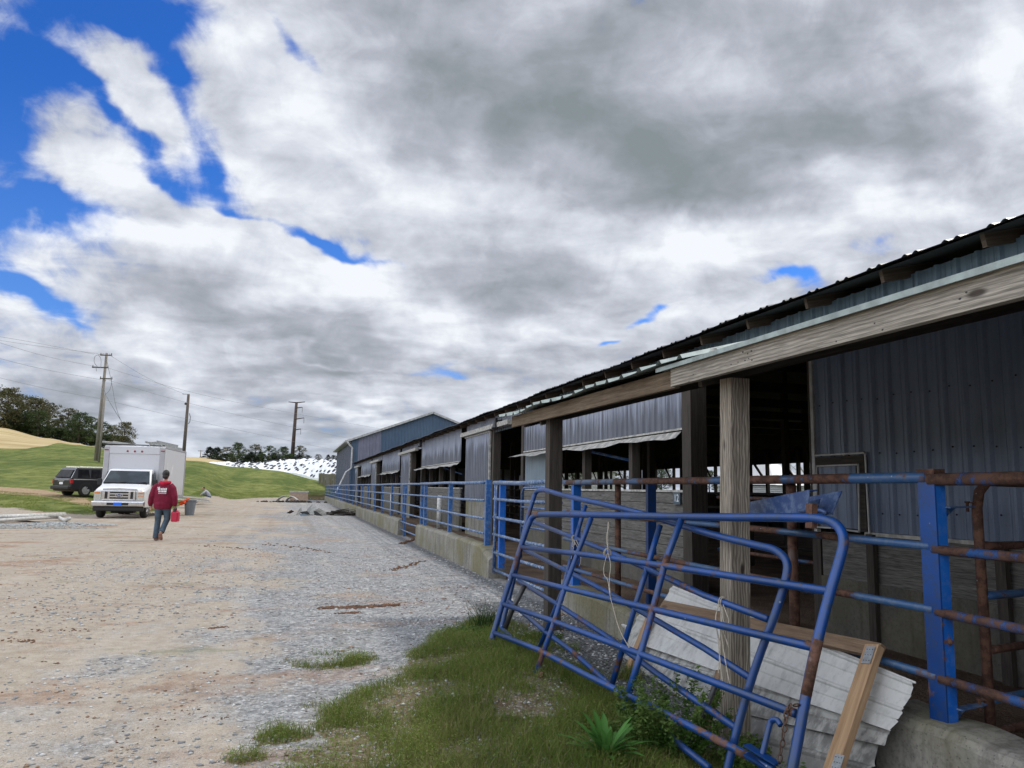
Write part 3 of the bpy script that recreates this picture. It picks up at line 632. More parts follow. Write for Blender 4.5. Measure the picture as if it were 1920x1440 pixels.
def scatter_stones():
    t = (1+5**.5)/2
    O = np.array([[1, 0, 0], [-1, 0, 0], [0, 1, 0], [0, -1, 0], [0, 0, 1], [0, 0, -1]], float)
    OF = np.array([[0, 2, 4], [2, 1, 4], [1, 3, 4], [3, 0, 4], [2, 0, 5], [1, 2, 5], [3, 1, 5], [0, 3, 5]])
    N = 60000; a = rng.uniform(R(-22), R(50), N); r = 2.6+ (rng.random(N)**1.35)*17
    X = r*np.sin(a); Y = r*np.cos(a); keep = (X < 3.3)
    gr = fbm(X*.42+1, Y*.17+2, 5, 31)+np.clip((X+5.5)/8.1, 0, 1)*.42-.2 + (fbm(X*1.5, Y*1.5, 3, 33)-.5)*.6
    keep &= rng.random(N) < np.clip((gr-.34)*3.2, .035, 1); X, Y = X[keep], Y[keep]; n = len(X)
    S = (.0045+rng.random(n)**3*.017)*np.where(np.hypot(X, Y) < 7, .85, 1.15); Z = gz(X, Y)
    sc = np.stack([S*rng.uniform(.8, 1.6, n), S*rng.uniform(.8, 1.5, n), S*rng.uniform(.4, .8, n)], -1)
    V = O[None]*sc[:, None]*(1+rng.uniform(-.28, .28, (n, 6, 1))); an = rng.uniform(0, 6.28, n); ca, sa = np.cos(an)[:, None], np.sin(an)[:, None]
    V = np.stack([V[..., 0]*ca-V[..., 1]*sa, V[..., 0]*sa+V[..., 1]*ca, V[..., 2]], -1)+np.stack([X, Y, Z+S*.12], -1)[:, None]
    F = OF[None]+np.arange(n)[:, None, None]*6
    tone = rng.random(n); br = (rng.random(n) < .04); col4 = np.stack([tone, br*1.0, tone*0, tone*0+1], -1).repeat(6, 0)
    m, g = newmat('stone'); s = g.sep(g.n('ShaderNodeAttribute', attribute_name='tint').outputs[0])
    c = g.mix(s[0], (.17, .175, .18, 1), (.50, .50, .49, 1)); c = g.mix(s[1], c, (.24, .16, .11, 1)); g.lk(c, g.b.inputs['Base Color']); g.b.inputs['Roughness'].default_value = .9
    ob = npmesh('loose_gravel', V.reshape(-1, 3), F.reshape(-1, 3), m, colattr={'tint': col4}); tag(ob, 'loose crushed grey stone strewn over the lane', 'gravel', kind='stuff')
scatter_stones()

def blades(P, H, W, lean, seedcol, name, mat, segs=2):
    """P (n,3) roots; tapered blades made of segs quads + tip"""
    n = len(P); an = rng.uniform(0, 2*math.pi, n); dirx, diry = np.cos(an), np.sin(an); ba = rng.uniform(0, 2*math.pi, n)
    rows = []
    for k in range(segs+1):
        t = k/segs; off = lean*t**1.7*H; w = W*(1-t*.85)
        c = P+np.stack([np.cos(ba)*off, np.sin(ba)*off, H*t*(1-.15*lean*t)], -1)
        rows.append(c-np.stack([dirx*w, diry*w, 0*w], -1)); rows.append(c+np.stack([dirx*w, diry*w, 0*w], -1))
    V = np.stack(rows, 1); k = 2*(segs+1)
    F = np.concatenate([np.array([[0, 1, 3, 2]])+2*i for i in range(segs)], 0)
    F = (F[None]+np.arange(n)[:, None, None]*k).reshape(-1, 4)
    return V.reshape(-1, 3), F, np.repeat(seedcol, k, 0)
def build_grass():
    N = 800000; X = rng.uniform(-.9, 3.5, N); Y = rng.uniform(2.3, 9.2, N); m = weedmask(X, Y)
    clump = fbm(X*2.6, Y*2.6, 4, 3); den = m*np.clip(.40+(clump-.37)*4.2, .06, 1)*np.where(Y < 4.2, .8, 1)
    keep = rng.random(N) < den*.48; X, Y, m, clump = X[keep], Y[keep], m[keep], clump[keep]
    n = len(X); Z = gz(X, Y)-.004; H = (.018+.085*rng.random(n)**1.6)*(.5+1.1*clump)*(.45+.55*m); H *= np.where(X > 1.9, 1.25, 1.)
    W = rng.uniform(.0012, .0034, n); lean = rng.uniform(.1, 1.1, n)
    dry = np.clip((fbm(X*1.1, Y*1.1, 3, 77)-.5)*2.6, 0, 1)*rng.random(n) + (rng.random(n) < .24)*.9; tone = np.clip(rng.random(n)*.6+(fbm(X*1.9, Y*1.9, 3, 55)-.3)*1.0, 0, 1)
    V, F, C = blades(np.stack([X, Y, Z], -1), H, W, lean, np.stack([tone, np.clip(dry, 0, 1), tone*0, tone*0+1], -1), 'g', None)
    # small round weed leaves mixed through the blades
    N2 = 240000; X2 = rng.uniform(-.9, 3.4, N2); Y2 = rng.uniform(2.3, 9.0, N2); m2 = weedmask(X2, Y2); k2 = rng.random(N2) < np.clip(m2*1.2*(fbm(X2*1.3+9, Y2*1.3, 4, 41)-.38)*4, 0, 1)
    X2, Y2 = X2[k2], Y2[k2]; q = len(X2); P = np.stack([X2, Y2, gz(X2, Y2)+rng.random(q)**.7*.075*(.4+fbm(X2*2.6, Y2*2.6, 3, 3))], -1); s = rng.uniform(.003, .0085, q)[:, None]
    ax = rng.normal(0, 1, (q, 3))*[1, 1, .4]; ax /= np.linalg.norm(ax, axis=1)[:, None]; ay = np.cross(ax, rng.normal(0, .4, (q, 3))+[0, 0, 1]); ay /= np.linalg.norm(ay, axis=1)[:, None]
    V2 = np.stack([P-ax*s, P+ay*s*.6, P+ax*s, P-ay*s*.6], 1).reshape(-1, 3); F2 = np.arange(4*q).reshape(-1, 4)+len(V); t2 = np.clip(.45+rng.random(q)*.6, 0, 1); C2 = np.repeat(np.stack([t2, (rng.random(q) < .12)*.8, t2*0, t2*0+1], -1), 4, 0)
    V = np.vstack([V, V2]); F = np.vstack([F, F2]); C = np.vstack([C, C2])
    ob = npmesh('grass', V, F, M['grass'], colattr={'tint': C}); tag(ob, 'short green and straw coloured grass and weeds at the foot of the blue gates', 'grass', kind='stuff')
build_grass()
def lawn_fringe():
    """ragged grass along the lawn edge and dandelion heads"""
    N = 60000; a = rng.uniform(az_of(-60), az_of(640), N); lr = np.interp(a, LAWN_A, LAWN_R); r = lr+rng.uniform(-.9, 9, N)**1.0
    X = r*np.sin(a); Y = r*np.cos(a); k = (fbm(X*.9, Y*.9, 4, 12) > .40) & (X < 3.2); X, Y = X[k], Y[k]; n = len(X)
    tone = rng.random(n); V, F, C = blades(np.stack([X, Y, gz(X, Y)-.01], -1), rng.uniform(.02, .06, n), rng.uniform(.008, .02, n), rng.uniform(.1, .8, n), np.stack([np.clip(tone*.5+.6, 0, 1), (rng.random(n) < .3)*.5, tone*0, tone*0+1], -1), 'f', None, 1)
    ob = npmesh('lawn_grass', V, F, M['grass'], colattr={'tint': C}); tag(ob, 'mown green grass on the bank beyond the lane', 'grass', kind='stuff')
lawn_fringe()
def clods():
    """brown manure clods in broken rows on the stone"""
    mb = MB()
    def row(x0, y0, x1, y1, n, s, wid):
        a, b = onZ(x0, y0), onZ(x1, y1)
        for i in range(n):
            t = random.random(); p = a+(b-a)*t; p = p+np.array([random.gauss(0, wid*.4), random.gauss(0, wid), 0]); q = s*random.uniform(.35, 1.1)
            mb.ball((p[0], p[1], g1(p[0], p[1])+q*.12), (q, q*.9, q*.5), 6, 4, jit=.3)
    row(600, 1142, 745, 1137, 420, .030, .035); row(630, 1152, 680, 1150, 90, .022, .025); row(690, 1140, 860, 1122, 40, .016, .08)
    row(390, 1180, 430, 1176, 22, .022, .02); row(735, 1070, 795, 1052, 80, .03, .09); row(750, 1020, 775, 1012, 60, .05, .1); row(380, 1023, 480, 1030, 40, .03, .15)
    row(790, 1105, 900, 1100, 30, .015, .08); row(60, 1182, 170, 1180, 30, .014, .05); row(0, 1200, 70, 1203, 30, .016, .05); row(80, 1240, 108, 1245, 5, .018, .02); row(500, 1020, 620, 1035, 60, .03, .2)
    row(600, 1125, 900, 1150, 50, .012, .2); row(330, 1330, 430, 1350, 22, .010, .06); row(200, 1400, 420, 1300, 40, .009, .12); row(0, 1120, 200, 1160, 40, .014, .2)
    for i in range(420):
        a = rng.uniform(R(-18), R(14)); r = 4+rng.random()**1.1*26; x, y = r*math.sin(a), r*math.cos(a)
        if x < 3.2: mb.ball((x, y, g1(x, y)), (random.uniform(.005, .014)*(1+r*.02),)*2+(.007,), 5, 3, jit=.35)
    m = plain('manure_clods', (.12, .062, .036), .95, var=.5, scale=18)
    tag(mb.build('manure_clods', m, smooth=True), 'rows of brown manure clods dropped on the grey gravel lane', 'manure', kind='stuff')
clods()
# ------------------------------------------------------------------ barn
WB, WE, ZE = 5.8, 5.35, 3.72                  # wall plane, eave line, eave height
SLOPE = .24; WR, WK = 13.8, 21.8              # ridge line, back wall
U0, U1 = -6.0, 75.2
def roofz(w): return ZE + (min(w, 2*WR-w)-WE)*SLOPE
def ribbed(mb, u0, u1, z0, z1, W, pitch=.2286, depth=.019, minor=True, normal=-1, mi=0, seed=0):
    """vertical ribbed sheet in the plane x=W"""
    P = []; u = u0; k = 0
    prof = [(0., 0), (.055, 0), (.075, 1), (.10, 1), (.12, 0)] + ([(.155, 0), (.16, .18), (.17, .18), (.175, 0)] if minor else [])
    while u < u1:
        for du, h in prof:
            if u+du < u1: P.append((u+du, h))
        u += pitch
    P.append((u1, 0))
    A = [(W+normal*h*depth, a, z0) for a, h in P]; B = [(W+normal*h*depth, a, z1) for a, h in P]
    mb.strip(A, B, mi)
barn = thing('cattle_barn', 'long low cattle barn with grey metal siding and open dark bays', 'barn', (WB, 20, 0))
def part(mb, name, mat, parent=None, **k): return mb.build(name, mat, parent or barn, **k)
# roof sheets (ribs run up the slope)
mb = MB(); prof = []; u = U0
while u < U1:
    for du, h in ((0, 0), (.03, 1), (.05, 1), (.08, 0), (.13, 0), (.16, 1), (.18, 1), (.21, 0)):
        prof.append((u+du, h))
    u += .46
sag = lambda a: .012*math.sin(a*.9)+.01*math.sin(a*2.3+1)
A = [(WE, a, roofz(WE)+h*.020+sag(a)) for a, h in prof]; B = [(WR, a, roofz(WR)+h*.028) for a, h in prof]; C = [(WK+.5, a, roofz(WK+.5)+h*.028) for a, h in prof]
mb.strip(A, B); mb.strip(B, C)
roof = part(mb, 'roof', M['tin'])
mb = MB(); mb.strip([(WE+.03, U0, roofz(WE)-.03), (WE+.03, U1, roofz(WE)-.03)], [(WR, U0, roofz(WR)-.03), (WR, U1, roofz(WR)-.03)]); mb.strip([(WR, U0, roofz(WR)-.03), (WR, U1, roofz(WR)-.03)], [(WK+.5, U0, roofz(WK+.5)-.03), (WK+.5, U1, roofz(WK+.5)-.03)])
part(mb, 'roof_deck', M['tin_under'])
u = U0+.4; first = None
us = []
while u < U1-.2: us.append(u); u += 1.17
for i, u in enumerate(us):
    if first is None:
        mb = MB(); mb.beam((WE+.12, u, roofz(WE+.12)-.095), (WB+.5, u, roofz(WB+.5)-.095), .045, .125); first = mb.build('rafter_tail', M['rafter'], barn)
        mb = None; base_u = u
    else:
        c = first.copy(); col.objects.link(c); c.parent = barn; c.location = first.location+Vector((0, u-base_u, 0))
# upper wall strip under the eave
def siding(name, u0, u1, z0, z1, W=WB, mat='siding', minor=True, parent=None, depth=.032):
    mb = MB(); ribbed(mb, u0, u1, z0, z1, W, minor=minor, depth=depth)
    o = part(mb, name, M[mat], parent); return o
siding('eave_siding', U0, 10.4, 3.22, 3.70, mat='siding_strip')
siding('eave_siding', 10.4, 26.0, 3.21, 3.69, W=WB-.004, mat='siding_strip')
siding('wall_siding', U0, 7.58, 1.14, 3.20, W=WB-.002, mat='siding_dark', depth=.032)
mb = MB(); mb.beam((WB-.03, 7.6, 1.10), (WB-.03, 7.6, 3.24), .05, .05); part(mb, 'corner_trim', M['trim'])
mb = MB(); mb.beam((WB-.03, U0, 3.225), (WB-.03, 7.57, 3.225), .03, .022); part(mb, 'top_trim', M['trim_old'])
mb = MB(); mb.beam((WB-.03, U0, 1.12), (WB-.03, 6.83, 1.12), .03, .035); part(mb, 'bottom_trim', M['trim_old'])
# small hatch door in the near wall
def wp(x, y, w): return onX(x, y, w)
def trim_run(name, pts, w, th, mat, par):
    mb = MB(); P = [wp(x, y, w) for x, y in pts]
    for p, q in zip(P[:-1], P[1:]): d = (q-p)/np.linalg.norm(q-p); mb.beam(p-d*th*.5, q+d*th*.5, th, .012, up=(1, 0, 0))
    return part(mb, name, M[mat], par)
f0, f1 = wp(1530, 858, WB-.045), wp(1626, 996, WB-.045)
hd = part(MB().box((WB-.05, f1[1], f1[2]), (WB-.01, f0[1], f0[2])), 'hatch_frame', M['post_dark'])
g0, g1_ = wp(1534, 876, WB-.06), wp(1608, 992, WB-.06)
mb = MB(); ribbed(mb, g1_[1], g0[1], g1_[2], g0[2], WB-.055); part(mb, 'hatch_panel', M['siding_dark'], hd)
trim_run('hatch_trim', [(1531, 990), (1531, 874), (1609, 871), (1611, 997), (1560, 990), (1532, 988)], WB-.085, .016, 'trim', hd)
trim_run('hatch_outer_trim', [(1529, 854), (1622, 849), (1630, 998)], WB-.06, .018, 'trim', hd)
# screws on the near wall
for z in (1.35, 1.95, 2.52, 3.1):
    u = 7.45
    while u > 3.4 and z < 2.6:
        MB().ball((WB-.022, u+.05, z+random.uniform(-.02, .02)), .009, 6, 4).build('screw_head', M['black'], barn); u -= .2286
# lower wall under the near siding: plywood on concrete
mb = MB().box((WB-.01, U0, .62), (WB+.08, 7.55, 1.10)); part(mb, 'plywood_skirt', M['plank'])
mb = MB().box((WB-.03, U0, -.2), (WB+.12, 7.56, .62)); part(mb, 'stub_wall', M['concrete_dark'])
for u in (6.72, 5.2, 3.7):
    part(MB().beam((WB-.06, u, -.1), (WB-.06, u, 1.12), .10, .05, up=(1, 0, 0)), 'skirt_stud', M['post_dark'])
# bays repeated down the barn
def post(u, w=WB+.02, z1=3.75, s=.20, mat='post_dark', z0=-.1):
    return part(MB().beam((w+.02, u, z0), (w+.02, u, z1), s, s, up=(1, 0, 0)), 'post', M[mat])
post(10.50, s=.27, z1=3.6); post(7.72, s=.14, w=WB+.09, z1=3.3)
for k in range(4):
    o = 16.6*k; last = k == 3
    b0, b1 = 10.72+o, 19.3+o
    if b0 < U1:
        e1 = min(b1, U1)
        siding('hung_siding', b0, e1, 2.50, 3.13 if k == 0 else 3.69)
        mb = MB(); mb.beam((WB-.03, b0, 2.49), (WB-.03, e1, 2.49), .035, .03); part(mb, 'hem_trim', M['trim_old'])
        # propped-out flap along the lower edge, a bit buckled
        n = 24; A = []; B = []
        for i in range(n+1):
            t = i/n; u = b0+.05+(e1-b0-.1)*t; ou = .10+.34*sstep(t, .25, .95)
            wv = .015*math.sin(u*5.)+.02*math.sin(u*2.1+k)
            A.append((WB-.035, u, 2.455)); B.append((WB-.04-ou, u, 2.455-.09-.05*t+wv))
        mb = MB(); mb.strip(A, B); part(mb, 'curtain_flap', M['trim_old'])
        # plank wall
        mb = MB(); z = .52
        for i in range(6):
            h = .165; mb.box((WB-.0-random.uniform(0, .008), b0, z), (WB+.05, e1, z+h-.008)); z += h
        part(mb, 'plank_wall', M['plank'])
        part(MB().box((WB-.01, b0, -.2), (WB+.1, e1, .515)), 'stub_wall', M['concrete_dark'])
        part(MB().box((WB-.03, b0, 1.515), (WB+.09, e1, 1.55)), 'cap_rail', M['trim_old'])
        for u in (b0+2.15, b0+4.5, b0+6.9): 
            if u < U1: post(u, w=WB+.12, s=.15, z1=3.6)
        # cable brace under the roof
        part(MB().tube([(WB+.25, b0+5.2, 2.42), (WB+.8, b0+3.4, 2.1)], .03, 6), 'brace_pipe', M['blue_fence'])
        part(MB().box((WB-.012, b1-2.0, 1.62) , (WB+.03, min(b1-.1, U1), 2.38)) if b1 < U1 else MB().box((WB, U1-1, 1.6), (WB+.03, U1-.2, 2.3)), 'horizontal_sheet', M['siding_blue']) if k == 0 else None
    if 22.6+o < U1:
        post(19.45+o, s=.2, w=WB+.05); post(22.5+o, s=.22, w=WB+.04, z1=3.3)
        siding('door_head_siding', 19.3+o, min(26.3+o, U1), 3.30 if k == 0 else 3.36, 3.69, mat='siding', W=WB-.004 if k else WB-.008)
        # sliding door leaf left of the doorway
        dl = siding('sliding_door', 22.7+o, min(26.2+o, U1), 1.18, 3.24, W=WB-.07, mat='siding', minor=False)
        mb = MB(); mb.beam((WB-.10, 22.66+o, 1.16), (WB-.10, 22.66+o, 3.27), .06, .06); mb.beam((WB-.10, 22.7+o, 3.26), (WB-.10, min(26.2+o, U1), 3.26), .04, .04)
        part(mb, 'door_trim', M['trim_old'], dl)
        mb = MB(); mb.beam((WB-.14, 20.3+o, 3.36), (WB-.14, min(26.5+o, U1), 3.36), .16, .13); part(mb, 'track_cover', M['trim_old'])
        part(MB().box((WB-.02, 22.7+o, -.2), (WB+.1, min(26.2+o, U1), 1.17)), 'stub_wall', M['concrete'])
    else:
        pass
post(U1-.1, s=.2)
# end wall, back wall, ridge beams
mb = MB(); mb.strip([(WB, U1, 0), (WK, U1, 0)], [(WB, U1, 3.75), (WK, U1, 3.75)]); mb.add([(WB, U1, 3.74), (WK, U1, 3.74), (WR, U1, roofz(WR)-.05)], [(0, 1, 2)]); part(mb, 'end_wall', M['far_lav'])
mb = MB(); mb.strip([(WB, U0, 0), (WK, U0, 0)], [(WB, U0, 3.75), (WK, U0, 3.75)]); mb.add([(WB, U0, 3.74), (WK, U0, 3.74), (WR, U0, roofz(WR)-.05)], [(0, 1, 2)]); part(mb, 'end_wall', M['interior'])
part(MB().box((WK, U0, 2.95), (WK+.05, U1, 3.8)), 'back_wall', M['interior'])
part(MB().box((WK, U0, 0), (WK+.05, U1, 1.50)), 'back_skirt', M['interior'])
u = U0+.5; bp = None; ub = u
while u < U1:
    if bp is None:
        bp = part(MB().beam((WK-.1, u, 0), (WK-.1, u, 3.9), .14, .14, up=(1, 0, 0)), 'back_post', M['post_dark']); kb = part(MB().beam((WK-.1, u+.02, 2.0), (WK-.1, u+1.15, 3.05), .05, .12), 'knee_brace', M['post_dark'])
    else:
        for q in (bp, kb):
            c = q.copy(); col.objects.link(c); c.parent = barn; c.location = q.location+Vector((0, u-ub, 0))
    u += 2.35
for w in (9.5, 13.8, 18.):
    mb = MB()
    u = U0+2
    while u < U1-1: mb.beam((w, u, 0), (w, u, roofz(w)-.1), .16, .16, up=(1, 0, 0)); u += 4.7
    o = part(mb, 'inner_posts', M['post_dark']); o['kind'] = 'stuff'
mb = MB(); u = U0+.4
while u < U1: 
    mb.beam((WB+.12, u, 3.62), (WK, u, 3.62), .05, .2); u += 2.35
part(mb, 'truss_chords', M['interior'])
# lower stall rails and mangers inside
mb = MB()
for z in (.5, .85, 1.2, 1.52): mb.tube([(9.3, -4, z), (9.3, 74, z)], .028, 6)
for z in (.6, 1.0, 1.45): mb.tube([(17.3, -4, z), (17.3, 74, z)], .028, 6)
part(mb, 'stall_rail', M['interior'])
# lean-to canopy over the near gates
WC = 2.62
eb = part(MB().beam((WC+.03, 5.0, 2.325), (WC+.03, 9.35, 2.355), .04, .135), 'eave_board', M['board_brown'])
rb = part(MB().beam((WC-.012, -2.5, 2.305), (WC-.012, 4.98, 2.328), .045, .135), 'eave_board', M['board_grey'])
mb = MB(); mb.beam((WC-.03, -2.5, 2.383), (WC-.03, 5.15, 2.405), .075, .014); mb.beam((WC-.066, -2.5, 2.376), (WC-.066, 5.15, 2.398), .006, .03); part(mb, 'drip_trim', M['gutter_green'])
mb = MB(); prof = []; u = 4.7
while u < 9.6:
    for du, h in ((0, 0), (.03, 1), (.055, 1), (.085, 0), (.20, 0)): prof.append((u+du, h))
    u += .3
A = [(WC-.11+.02*math.sin(a*3), a, 2.415+h*.03+.012*math.sin(a*4.1)) for a, h in prof]; B = [(WB-.02, a, 3.27+h*.03) for a, h in prof]
mb.strip(A, B); A = [(WC-.04, -2.5, 2.398), (WC-.04, 4.7, 2.405)]; B = [(WB-.02, -2.5, 3.27), (WB-.02, 4.7, 3.27)]; mb.strip(A, B); part(mb, 'canopy_sheet', M['gutter_green'])
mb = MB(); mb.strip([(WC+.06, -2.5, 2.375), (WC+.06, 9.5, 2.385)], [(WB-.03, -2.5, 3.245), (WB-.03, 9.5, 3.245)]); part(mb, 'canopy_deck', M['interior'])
for w in (3.5, 4.4, 5.1):
    part(MB().beam((w, -2.5, 2.385+(w-WC)*.265-.045), (w, 9.3, 2.385+(w-WC)*.265-.045), .04, .08), 'canopy_purlin', M['post_dark'])
for u in (.9, 4.75, 8.35):
    part(MB().beam((WC+.06, u, 2.30), (WB-.05, u, 3.12), .05, .13), 'canopy_rafter', M['post_dark'])
_p = onX(1377, 700, 2.83); _q = onX(1380, 1300, 2.83)
cp = part(MB().beam((2.83, _q[1]+(_q[1]-_p[1])*.6, -.5), (2.83, _p[1], 2.27), .138, .138, up=(1, 0, 0)), 'canopy_post', M['post_grey'])
part(MB().beam((2.80, onX(1038, 900, 2.80)[1], -.3), (2.80, onX(1038, 900, 2.80)[1], 2.30), .15, .15, up=(1, 0, 0)), 'canopy_post', M['post_dark'])
part(MB().beam((2.83, .6, -.3), (2.83, .6, 2.30), .155, .155, up=(1, 0, 0)), 'canopy_post', M['post_grey'])
mb = MB(); p = onX(1338, 648, WC+.1); mb.tube([(p[0], p[1], 2.40), (p[0], p[1], 2.47)], .028, 12); mb.tube([(p[0], p[1], 2.465), (p[0], p[1], 2.485)], .022, 12); part(mb, 'vent_cap', M['trim_old'])
for (x, y, r_) in ((1393, 660, .006), (1402, 663, .005), (1409, 658, .006), (1397, 676, .005), (1404, 672, .004), (1410, 675, .005), (1371, 683, .004), (1384, 679, .004), (1568, 640, .004), (1640, 606, .004), (1655, 618, .004), (1800, 560, .005), (1812, 548, .004), (1300, 702, .004), (1292, 715, .004)):
    q = onX(x, y, WC-.034); MB().ball((WC-.034, q[1], q[2]), (.004, r_*1.6, r_), 7, 5).build('nail_hole', M['insul'], rb)
# flood lamps on the wall
for (x, y) in ((927, 795), (787, 832)):
    p = onX(x, y, WB-.25); L = MB(); L.tube([(WB-.02, p[1], p[2]+.12), (WB-.2, p[1], p[2]+.1)], .02, 6); L.tube([(WB-.2, p[1]-.02, p[2]+.16), (WB-.26, p[1]-.1, p[2]-.14)], [.04, .10], 10); part(L, 'flood_lamp', M['insul'])
part(MB().tube([onX(955, 784, WB-.1), onX(945, 798, WB-.12), onX(932, 800, WB-.14)], .012, 5), 'lamp_cable', M['wire'])

# number tag on the planks
tagp = thing('number_tag', 'small blue-grey tag with a white number 12 on the weathered plank wall', 'tag', (WB-.03, 10.93, 1.42))
part(MB().box((WB-.045, 10.82, 1.33), (WB-.03, 11.04, 1.51)), 'plate', M['sign_blue'], tagp)
def text_mesh(txt, size, mat, name, parent, loc, rot, extrude=.001, xs=1.):
    cu = bpy.data.curves.new(name, 'FONT'); cu.body = txt; cu.size = size; cu.extrude = extrude; cu.align_x = 'CENTER'; cu.align_y = 'CENTER'
    t = bpy.data.objects.new('t', cu); col.objects.link(t); dg = bpy.context.evaluated_depsgraph_get()
    me = bpy.data.meshes.new_from_object(t.evaluated_get(dg)); bpy.data.objects.remove(t); me.materials.clear(); me.materials.append(mat)
    o = bpy.data.objects.new(name, me); col.objects.link(o); o.parent = parent; o.location = loc; o.rotation_euler = rot; o.scale = (xs, 1, 1); return o
text_mesh('12', .16, M['ink'], 'number', tagp, (-.017, 0, 0), (R(90), 0, R(-90)))

# ------------------------------------------------------------------ kerb walls
WF = 3.45
def kerb(u0, u1, label, z1a, z1b, grp='concrete kerb walls along the cattle yard', w=.26):
    mb = MB(); n = max(2, int((u1-u0)/.25)); rings = []
    for i in range(n+1):
        t = i/n; u = u0+(u1-u0)*t; zt = z1a+(z1b-z1a)*t+random.uniform(-.012, .012); j = random.uniform(-.008, .008)
        x0, x1 = WF-w/2+j, WF+w/2
        rings.append([(x0-.015, u, -.5), (x0, u, zt-.05), (x0+.03, u, zt-.012), (x0+.07, u, zt), (x1-.05, u, zt+.004), (x1, u, zt-.04), (x1+.01, u, -.5)])
    mb.loft(rings); o = mb.build('concrete_kerb', M['concrete'], None, loc=(WF, (u0+u1)/2, 0)); return tag(o, label, 'kerb wall', grp)
kerb(-4, 3.86, 'broken concrete kerb wall carrying the bright blue post in the right foreground', .24, .33, w=.34)
kerb(3.9, 9.6, 'low concrete kerb wall behind the leaning gates and the stacked white sheets', .25, .36)
kerb(13.0, 13.75, 'short concrete pier at the gate post left of the leaning gates', .36, .50, w=.3)
kerb(13.8, 21.3, 'algae-stained concrete kerb wall left of the pier, second nearest to the camera', .52, .52)
kerb(25.0, 38.5, 'concrete kerb wall beyond the first gap in the rails', .50, .48)
kerb(38.6, 84, 'farthest concrete kerb wall running to the end of the rails', .48, .50)

# ------------------------------------------------------------------ rail fences
def fence(name, label, posts, rails, mat, pmat, u0, u1, r=.022, rt=.028, pz0=.45, psize=.09, round_=False):
    t = thing(name, label, 'fence', (WF, (u0+u1)/2, 0), group='pipe rail fence along the yard')
    for i, z in enumerate(rails):
        pts = []; n = max(2, int((u1-u0)/1.6))
        for k in range(n+1):
            u = u0+(u1-u0)*k/n; pts.append((WF-.05+random.uniform(-.006, .006), u, z+random.uniform(-.008, .008)))
        MB().tube(pts, rt if i == 0 else r, 8).build('rail', mat, t, smooth=True)
    for u in posts:
        if round_: MB().tube([(WF+.02, u, pz0-.1), (WF+.02, u, rails[0]+.02)], .035, 10).build('post', pmat, t, smooth=True)
        else: MB().beam((WF+.02, u, pz0-.1), (WF+.02, u, rails[0]+.04), psize*.75, psize, up=(0, 1, 0)).build('post', pmat, t)
    return t
ps = [25.0]
while ps[-1] < 83: ps.append(ps[-1]+3.05)
fence('pipe_fence', 'far run of faded blue pipe rails and posts receding to the lawn', ps, [1.62, 1.30, 1.0, .72], M['blue_far'], M['post_blue'], 25, 84, r=.024, rt=.03, psize=.085)
fence('pipe_fence', 'stretch of faded blue rails across the gap between two kerb walls', [21.35, 24.6], [1.62, 1.30, 1.0, .72, .45, .2], M['blue_far'], M['post_blue'], 21.3, 25, psize=.09, pz0=.1)
fence('pipe_fence', 'blue rails with square blue posts above the algae-stained kerb wall', [17.35, 20.75], [1.63, 1.30, .98, .71], M['blue_far'], M['post_blue'], 13.9, 21.3, rt=.03, psize=.11, pz0=.52)
fence('pipe_fence', 'thick rusty top rail and lower rails between the canopy posts and the bright blue post', [5.0-.15, 7.95, 9.35], [1.61, 1.24, .89, .55], M['rail_rust'], M['rust'], onX(1735, 890, WF-.06)[1], 9.5, r=.023, rt=.032, pz0=.3, round_=True)
fence('pipe_fence', 'blue and rust rails right of the bright blue post', [], [1.60, 1.23, .885, .55], M['rail_rust_heavy'], M['rust'], -3, onX(1735, 890, WF-.06)[1]-.02, r=.025, rt=.034)
# latch gate across the yard mouth, blue-white rails
gt = thing('yard_gate', 'pale blue worn pipe gate hung between the kerb pier and the brown canopy post', 'gate', (WF-.06, 11.3, .2))
for i, z in enumerate((1.62, 1.34, 1.03, .74, .44, .15)):
    MB().tube([(WF-.06, 9.6, z+.01), (WF-.07, 11.4, z-.015+.01*i*.3), (WF-.06, 13.1, z)], .024 if i else .034, 8).build('rail', M['blue_far'], gt, smooth=True)
for u in (9.65, 13.0): MB().tube([(WF-.06, u, .1), (WF-.06, u, 1.62)], .028, 10).build('upright', M['blue_fence'], gt, smooth=True)
# hinge posts at the pier
def channel_post(label, u, z0, z1, mat, w=.09, x=WF):
    mb = MB(); mb.beam((x-.05, u, z0), (x-.05, u, z1), .008, w, up=(0, 1, 0)); mb.beam((x, u-w/2+.004, z0), (x, u-w/2+.004, z1), .09, .008, up=(0, 1, 0)); mb.beam((x, u+w/2-.004, z0), (x, u+w/2-.004, z1), .09, .008, up=(0, 1, 0))
    o = mb.build('channel_post', mat, None, loc=(x, u, z0)); return tag(o, label, 'post', 'blue steel channel posts')
channel_post('blue steel post at the left side of the yard gate, on the kerb pier', 13.75, .45, 1.68, M['post_blue'])
channel_post('second blue steel post behind the pier, right beside the gate hinge', 12.75, .2, 1.66, M['blue_new'])
channel_post('blue steel post just right of the brown canopy post', 9.2, .3, 1.62, M['blue_new'])
channel_post('slim dark blue pole between the two canopy posts', 7.9, .3, 1.62, M['blue'], w=.06, x=WF+.4)
